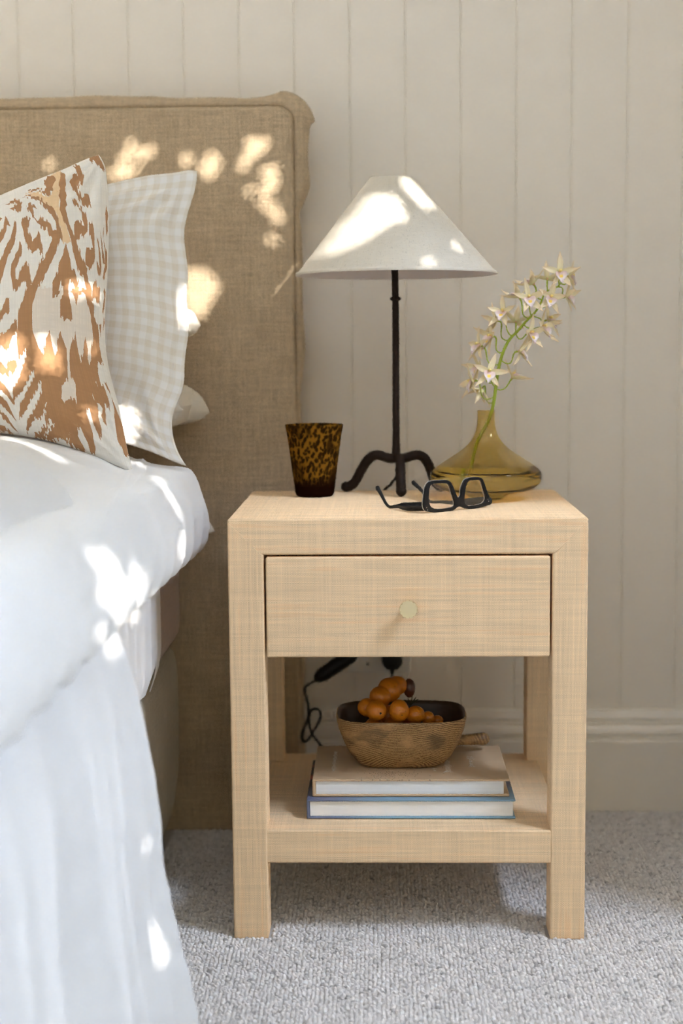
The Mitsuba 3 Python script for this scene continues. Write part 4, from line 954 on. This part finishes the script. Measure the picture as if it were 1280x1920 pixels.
# the white script on its cover, too small and slanted to be read
KT = kz + .0268
def scribble(x, y0, y1, w, seed, n):
    g = np.random.default_rng(seed); ms = []
    ys_ = np.linspace(y0, y1, n)
    for k, yy in enumerate(ys_):
        h = w * g.choice([.45, .5, .6, 1.0])
        pts = [(x - h / 2, yy, KT + .0001), (x + h * .2, yy + (y1 - y0) / n * .35, KT + .0001), (x + h / 2, yy + (y1 - y0) / n * .1, KT + .0001), (x - h / 3, yy + (y1 - y0) / n * .8, KT + .0001)]
        ms.append(tube(pts, .00062, 5, 10, flat=((0, 0, 1), .3)))
    return cat(ms)
for i, q in enumerate([scribble(-.1130, .110, .216, .0075, 1, 17), scribble(.0640, .104, .165, .0150, 2, 10), scribble(.1015, .133, .187, .0100, 3, 7), scribble(.0430, .112, .122, .006, 4, 2)]):
    add(B2 + '__' + num('lettering', i), q, 'white_ink', smooth=True)
    label(B2 + '__' + num('lettering', i), kind='stuff')

# ------------------------------------------------------------------ wooden bowl and fruit
def bowl_wood(p, n, uv):
    d = mi.Vector3f(p.x + 0.008, p.y - 0.168, p.z - 0.205)
    w = 0.012 * (fbm(p.x * 26, p.y * 26, p.z * 26) - 0.5)
    rings = dr.sqrt(dr.square(d.x * 0.80 + w) + dr.square(d.z * 1.5 - 0.02 + w) + dr.square(d.y * 0.4)) / 0.0040
    g = 0.5 + 0.5 * dr.sin(rings * 6.283 + 5 * noise(p.x * 60, p.z * 60))
    fine = noise(p.x * 500, p.y * 300, p.z * 700)
    c = mix((0.37, 0.215, 0.088), (0.115, 0.058, 0.022), dr.clip(g * 0.85 * smoothstep(0.2, 0.5, fbm(p.x * 30, p.y * 20, p.z * 40)) + 0.6 * (fine - 0.4), 0, 1))
    c = mix(c, (0.07, 0.040, 0.018), smoothstep(0.55, 0.75, fbm(p.x * 22, p.y * 22, p.z * 34, 4)) * 0.75)
    return c
mat('bowl_wood', proc(bowl_wood), 0.5, 0.35, bump=(proc(lambda p, n, uv: noise(p.x * 160, p.y * 160, p.z * 420), 4e-4), 0.0008))
mat('dark_wood', proc(lambda p, n, uv: mix((0.045, 0.022, 0.012), (0.10, 0.05, 0.025), fbm(p.x * 70, p.y * 70, p.z * 120))), 0.35, 0.4)
BO = 'wooden_bowl'
label(BO, 'oval carved wooden bowl with a short handle, full of orange fruit, on the books', 'bowl')
bc = np.array([-.0078, .168])
def bring(hx_, hy_, z, e=3.7, k=72):
    aa = np.linspace(0, 2 * np.pi, k, endpoint=False)
    c_, s_ = np.cos(aa), np.sin(aa)
    zz = z + .0030 * (z > .27) * np.cos(2 * aa) * 0
    return np.stack([bc[0] + hx_ * np.sign(c_) * np.abs(c_) ** (2 / e), bc[1] + hy_ * np.sign(s_) * np.abs(s_) ** (2 / e), np.full(k, z)], 1)
bz0 = KT + .0006
lv = [(.055, .040, bz0 + .0002), (.062, .045, bz0 + .001), (.070, .051, bz0 + .006), (.080, .058, bz0 + .017), (.090, .066, bz0 + .036), (.098, .072, bz0 + .058), (.1018, .0755, bz0 + .074), (.1020, .0757, bz0 + .0775), (.1000, .0737, bz0 + .0795), (.0972, .0709, bz0 + .0785), (.0945, .0685, bz0 + .072), (.088, .063, bz0 + .045), (.076, .053, bz0 + .020), (.058, .040, bz0 + .010), (.03, .02, bz0 + .0085)]
outer_r = [bring(*q) for q in lv[:9]]; inner_r = [bring(*q) for q in lv[8:]]
def open_loft(rings, cap):
    m = loft(rings, caps=True)
    keepf = ~np.any(np.array(m.faces) == len(rings) * 72 + (1 if cap == 0 else 0), axis=1)
    return trimesh.Trimesh(m.vertices, np.array(m.faces)[keepf], process=False)
ov = open_loft(outer_r, 0)
v = np.array(ov.vertices); v += (meshkit.fbm(v * 45, 3, 3) - .5)[:, None] * (v - [bc[0], bc[1], .25]) * .03
add(BO + '__outside', trimesh.Trimesh(v, ov.faces, process=False), 'bowl_wood', smooth=55)
add(BO + '__inside', open_loft(inner_r, 1), 'dark_wood', smooth=55)
add(BO + '__handle', tube(BOWL_HANDLE, [.0095, .0088, .0095, .0108], 14, 20, flat=((0, 0, 1), .95)), 'bowl_wood', smooth=50)

def orange_skin(p, n, uv):
    c = mix((0.62, 0.205, 0.010), (0.50, 0.135, 0.007), fbm(p.x * 90, p.y * 90, p.z * 90))
    return c * (1 - 0.35 * smoothstep(0.80, 0.90, noise(p.x * 600, p.y * 600, p.z * 600)))
mat('orange_skin', proc(orange_skin), 0.22, 0.5)
mat('brown_skin', proc(lambda p, n, uv: mix((0.12, 0.035, 0.012), (0.045, 0.016, 0.010), fbm(p.x * 80, p.y * 80, p.z * 80))), 0.3, 0.5)
mat('dry_leaf', (0.06, 0.045, 0.02), 0.8, 0.2)
FRUIT_TEXT = ['front leftmost orange fruit with a small dark hole, at the bowl rim', 'egg-shaped bright orange fruit at the middle of the bowl rim', 'yellow orange fruit right of the egg-shaped one in the bowl', 'small orange fruit second from the right end of the row',
              'smallest orange fruit at the right end of the row in the bowl', 'orange fruit half hidden at the far left of the heap', 'orange fruit behind the front leftmost one, lower step of the heap', 'large orange fruit in the upper middle of the heap', 'topmost orange fruit at the back of the heap', 'dark brown withered fruit behind the top of the heap']
FRUIT = [(*q, t_) for q, t_ in zip(FRUIT_SEEN, FRUIT_TEXT)]
FRUIT += [(-.050, .153, .278, .0160, None), (-.020, .158, .277, .0165, None), (-.028, .185, .288, .0175, None), (.005, .182, .284, .0165, None), (.018, .162, .266, .0150, None), (.034, .172, .262, .0140, None), (-.040, .178, .258, .0155, None), (-.062, .165, .262, .0150, None), (-.008, .188, .258, .0150, None)]
for i, (x, y, z, r, text) in enumerate(FRUIT):
    key = num('orange_fruit', i)
    m = trimesh.creation.icosphere(3, 1.0)
    v = np.array(m.vertices)
    g = np.random.default_rng(30 + i)
    el = 1.16 if i in (1, 9) else g.uniform(.93, 1.05)
    v = v * [1, 1, el] if i not in (9,) else v * [.95, 1, 1.55]
    pole = np.array([.45, -.88, -.1]) if i == 0 else (np.array([.3, -.9, -.25]) if i in (1, 2) else g.normal(0, 1, 3))
    pole /= np.linalg.norm(pole)
    dpt = np.arccos(np.clip((v / np.linalg.norm(v, axis=1, keepdims=True)) @ pole, -1, 1))
    v *= (1 - .10 * np.exp(-(dpt / .28) ** 2) + .02 * (meshkit.fbm(v * 1.6 + i, 2, i) - .5))[:, None]
    v = v * r / (1.0 if i != 1 else 1.0) + [x, y, z]
    add(key + '__flesh', trimesh.Trimesh(v, m.faces, process=False), 'brown_skin' if i == 9 else 'orange_skin', smooth=True)
    if i in (0, 1):
        q = trimesh.creation.icosphere(2, .0017 if i == 0 else .0008); q.apply_translation(np.array([x, y, z]) + pole * r * .905)
        add(key + '__hole' if i == 0 else key + '__tip', q, 'black_lining', smooth=True)
    if text:
        label(key, text, 'fruit', 'orange fruit heaped in the wooden bowl')
    else:
        label(key, 'orange fruit hidden under the others at the bottom of the wooden bowl', 'fruit', 'orange fruit buried in the wooden bowl')
cxx, _, czz = CALYX_AT[0]
ms = [tube([(cxx, .162, czz - .006), (cxx + .006 * math.cos(q), .160 + .004 * math.sin(q * 2), czz - .001), (cxx + .013 * math.cos(q), .158 + .006 * math.sin(q * 2), czz + .001 + .006 * math.sin(q))], [.0014, .0012, .0005], 6, 8) for q in np.linspace(-.2, 3.0, 7)]
add('dry_calyx', cat(ms), 'dry_leaf', smooth=True)
label('dry_calyx', 'dried brown leafy calyx sticking up among the orange fruit', 'dried leaf')

# ------------------------------------------------------------------ tree out of view behind the camera, its crown shaped to dapple the bed
TREE = 'unseen_garden_tree'
label(TREE, 'leafy garden tree out of view behind the camera, its crown shaped to dapple the bed with sun', 'tree')
crown_at = np.array([.95, -3.6, 1.45]) + .5 * SUN
e1 = np.cross([0, 0, 1.0], SUN); e1 /= np.linalg.norm(e1); e2 = np.cross(SUN, e1)
# openings in the leaves, placed to drop sun patches on bed and lamp (across, up, radius, all in millimetres from the crown's middle)
GAPS = np.array([[float(q) for q in g_.split()] for g_ in "396 1002 5;425 989 6;414 987 5;433 991 5;430 955 9;422 954 6;410 961 3;412 937 4;403 930 4;403 922 4;447 906 6;439 905 4;440 878 7;447 883 5;411 880 3;433 857 5;450 847 4;455 829 5;446 793 4;242 1014 4;235 1013 3;250 1014 4;264 1024 2;221 984 2;245 963 4;239 956 4;251 967 4;212 960 3;206 956 3;219 965 3;206 932 5;193 932 4;220 934 5;85 961 2;310 942 5;349 941 5;354 930 5;352 918 4;344 913 4;338 927 4;310 753 4;315 753 4;321 752 4;326 751 4;331 751 4;336 750 4;310 748 4;315 747 4;320 747 4;326 746 4;331 745 4;336 745 4;310 743 4;315 742 4;320 741 4;326 741 4;331 740 4;336 739 4;341 739 4;310 737 4;315 737 4;320 736 4;325 735 4;331 735 4;336 734 4;341 733 4;346 733 4;310 732 4;315 731 4;320 731 4;325 730 4;331 729 4;336 729 4;341 728 4;346 728 4;352 727 4;310 727 4;315 726 4;320 725 4;325 725 4;331 724 4;336 723 4;341 723 4;346 722 4;235 638 4;310 721 4;315 721 4;320 720 4;325 719 4;330 719 4;336 718 4;341 718 4;346 717 4;234 633 4;310 716 4;315 715 4;320 715 4;325 714 4;330 713 4;336 713 4;341 712 4;234 628 4;309 711 4;315 710 4;320 709 4;325 709 4;330 708 4;336 708 4;341 707 4;234 623 4;309 705 4;315 705 4;320 704 4;325 703 4;330 703 4;335 702 4;233 618 4;309 700 4;314 699 4;320 699 4;325 698 4;330 697 4;233 613 4;300 685 4;314 694 4;320 693 4;325 693 4;330 692 4;233 608 4;298 676 4;304 677 4;319 688 4;325 687 4;232 603 4;296 669 4;301 669 4;307 669 4;296 664 4;300 663 4;305 662 4;237 593 4;300 657 4;46 611 7;41 616 5;50 614 6;73 608 4;-2 512 9;-7 503 7;0 506 6;7 494 2;-8 534 6;-55 522 10;-63 499 11;-47 536 6;-59 536 6;-48 506 6;-66 477 7;-52 490 9;61 523 3;51 426 3;131 443 11;127 452 8;138 430 8;133 419 5;138 371 5;-67 394 3;-62 393 3;-57 391 3;-53 388 3;-49 385 3;-47 379 3;-45 372 3;-43 366 3;-40 362 3;-36 358 3;-32 353 3;-29 349 3;-25 344 3;-21 340 3;-17 336 3;129 315 2;126 307 2;125 300 2;126 295 2;128 291 2;131 287 2;134 283 2;137 280 2;141 277 2;145 273 2;148 270 2;152 267 2;156 264 2;158 230 2;157 227 2;156 224 2;155 220 2;154 217 2;153 214 2;152 210 2;151 207 2;151 204 2;150 201 2;-71 133 6;-48 138 8;-41 125 9;-56 116 9;-49 103 9;-67 92 6;-43 91 7;-41 83 5;-12 118 2;4 141 2;3 137 2;2 133 2;1 129 2;1 125 2;0 121 2;-1 117 2;28 142 2;28 138 2;27 133 2;25 129 2;24 124 2;22 119 2;21 115 2;19 111 2;18 107 2;17 103 2;76 127 3;70 121 3;65 115 3;-15 116 2;-17 112 2;-19 108 2;-21 104 2;-22 100 2;-22 97 2;-21 94 2;-21 91 2;-20 88 2;-20 85 2;-20 82 2;-70 53 6;-20 60 6;-30 52 5;-12 42 3;-4 -12 3;-7 -47 3;-38 -225 9;-17 -249 14;-2 -272 12;-30 -259 9;5 -290 8;18 -300 5;1 -177 4;-9 -216 6;533 769 5;538 767 5;542 766 5;557 763 5;527 764 5;531 762 5;550 756 5;555 755 5;561 754 5;521 758 5;525 756 5;533 752 5;538 751 5;543 750 5;548 749 5;553 748 5;559 747 5;518 750 5;522 748 5;527 746 5;531 745 5;536 743 5;541 742 5;546 741 5;551 740 5;557 739 5;562 739 5;512 745 5;516 743 5;520 741 5;525 739 5;529 737 5;534 736 5;549 733 5;555 732 5;560 732 5;506 739 5;510 737 5;514 735 5;518 733 5;523 731 5;542 726 5;547 726 5;497 737 5;500 734 5;504 731 5;508 729 5;512 727 5;516 726 5;530 721 5;535 720 5;494 729 5;498 726 5;501 724 5;510 720 5;514 718 5;518 717 5;523 715 5;488 724 5;492 721 5;503 714 5;507 712 5;512 711 5;516 709 5;483 718 5;486 715 5;497 708 5;501 707 5;505 705 5;477 713 5;480 710 5;483 708 5;487 705 5;491 703 5;495 701 5;472 708 5;474 705 5;477 702 5;481 700 5;485 697 5;489 695 5;466 704 5;469 700 5;472 697 5;475 694 5;479 692 5;463 695 5;466 692 5;458 690 5;598 801 4;591 794 4;596 795 4;601 795 4;594 789 4;599 789 4;605 790 4;597 784 4;602 784 4;608 785 4;600 778 4;606 779 4;612 781 4;598 773 4;604 773 4;609 774 4;615 776 4;602 768 4;607 768 4;613 769 4;619 771 4;605 762 4;610 763 4;616 764 4;623 766 4;608 757 4;614 758 4;620 760 4;627 761 4;612 752 4;644 671 3;580 636 3;391 1023 2;402 1022 2;412 1020 2;421 1017 2;397 1040 3".split(';')]) / 1000
g = np.random.default_rng(44)
from scipy.spatial import cKDTree
gap_tree = cKDTree(GAPS[:, :2])
leaves = []
for layer in range(4):
    st_ = .0115
    A, Bq = np.meshgrid(np.arange(-.55, 1.36, st_), np.arange(-.88, 1.28, st_ * .87), indexing='ij')
    A = A + (np.arange(A.shape[1])[None] % 2) * st_ / 2
    A, Bq = (A + g.normal(0, .0020, A.shape)).ravel(), (Bq + g.normal(0, .0020, A.shape)).ravel()
    edge = (np.abs(A - .40) / .94) ** 6 + (np.abs(Bq - .2) / 1.06) ** 4 + .25 * (meshkit.fbm(np.stack([A * 6, Bq * 6, A * 0], 1), 2, layer) - .5)
    ok = edge < 1
    A, Bq = A[ok], Bq[ok]
    near = gap_tree.query_ball_point(np.stack([A, Bq], 1), .06)
    ok = np.array([all((a_ - GAPS[j, 0]) ** 2 + (b_ - GAPS[j, 1]) ** 2 > (GAPS[j, 2] + .0098) ** 2 for j in js) for a_, b_, js in zip(A, Bq, near)], bool)
    A, Bq = A[ok], Bq[ok]
    leaves.append(np.stack([A, Bq, np.full(len(A), (layer - 1.5) * .022) + g.normal(0, .006, len(A))], 1))
leaves = np.vstack(leaves)
n = len(leaves)
t4 = np.arange(4) * np.pi / 2
blade = np.stack([np.cos(t4) * .0112, np.sin(t4) * .0092, 0 * t4], 1)
th_ = g.uniform(0, 6.28, n); tl = g.normal(0, .22, (n, 2))
bx_ = blade[None, :, 0] * np.cos(th_)[:, None] - blade[None, :, 1] * np.sin(th_)[:, None]
by_ = blade[None, :, 0] * np.sin(th_)[:, None] + blade[None, :, 1] * np.cos(th_)[:, None]
bz_ = tl[:, :1] * bx_ + tl[:, 1:] * by_
V = crown_at + (leaves[:, None, 0] + bx_)[..., None] * e1 + (leaves[:, None, 1] + by_)[..., None] * e2 + (leaves[:, None, 2] + bz_)[..., None] * SUN
lf = np.array([[0, 1, 2], [0, 2, 3]])
F6 = (lf[None] + 4 * np.arange(n)[:, None, None]).reshape(-1, 3)
mat('tree_leaf', (0.10, 0.125, 0.06), 0.6, 0.3)
add(TREE + '__foliage', trimesh.Trimesh(V.reshape(-1, 3), F6, process=False), 'tree_leaf')
label(TREE + '__foliage', kind='stuff')
trunk_foot = np.array([1.30, -4.40, -.25])
add(TREE + '__trunk', tube([trunk_foot, trunk_foot + [.02, .02, .6], [1.25, -4.35, 1.0], [1.22, -4.30, 1.7]], [.06, .052, .045, .02], 12, 20), 'dry_leaf', smooth=True)
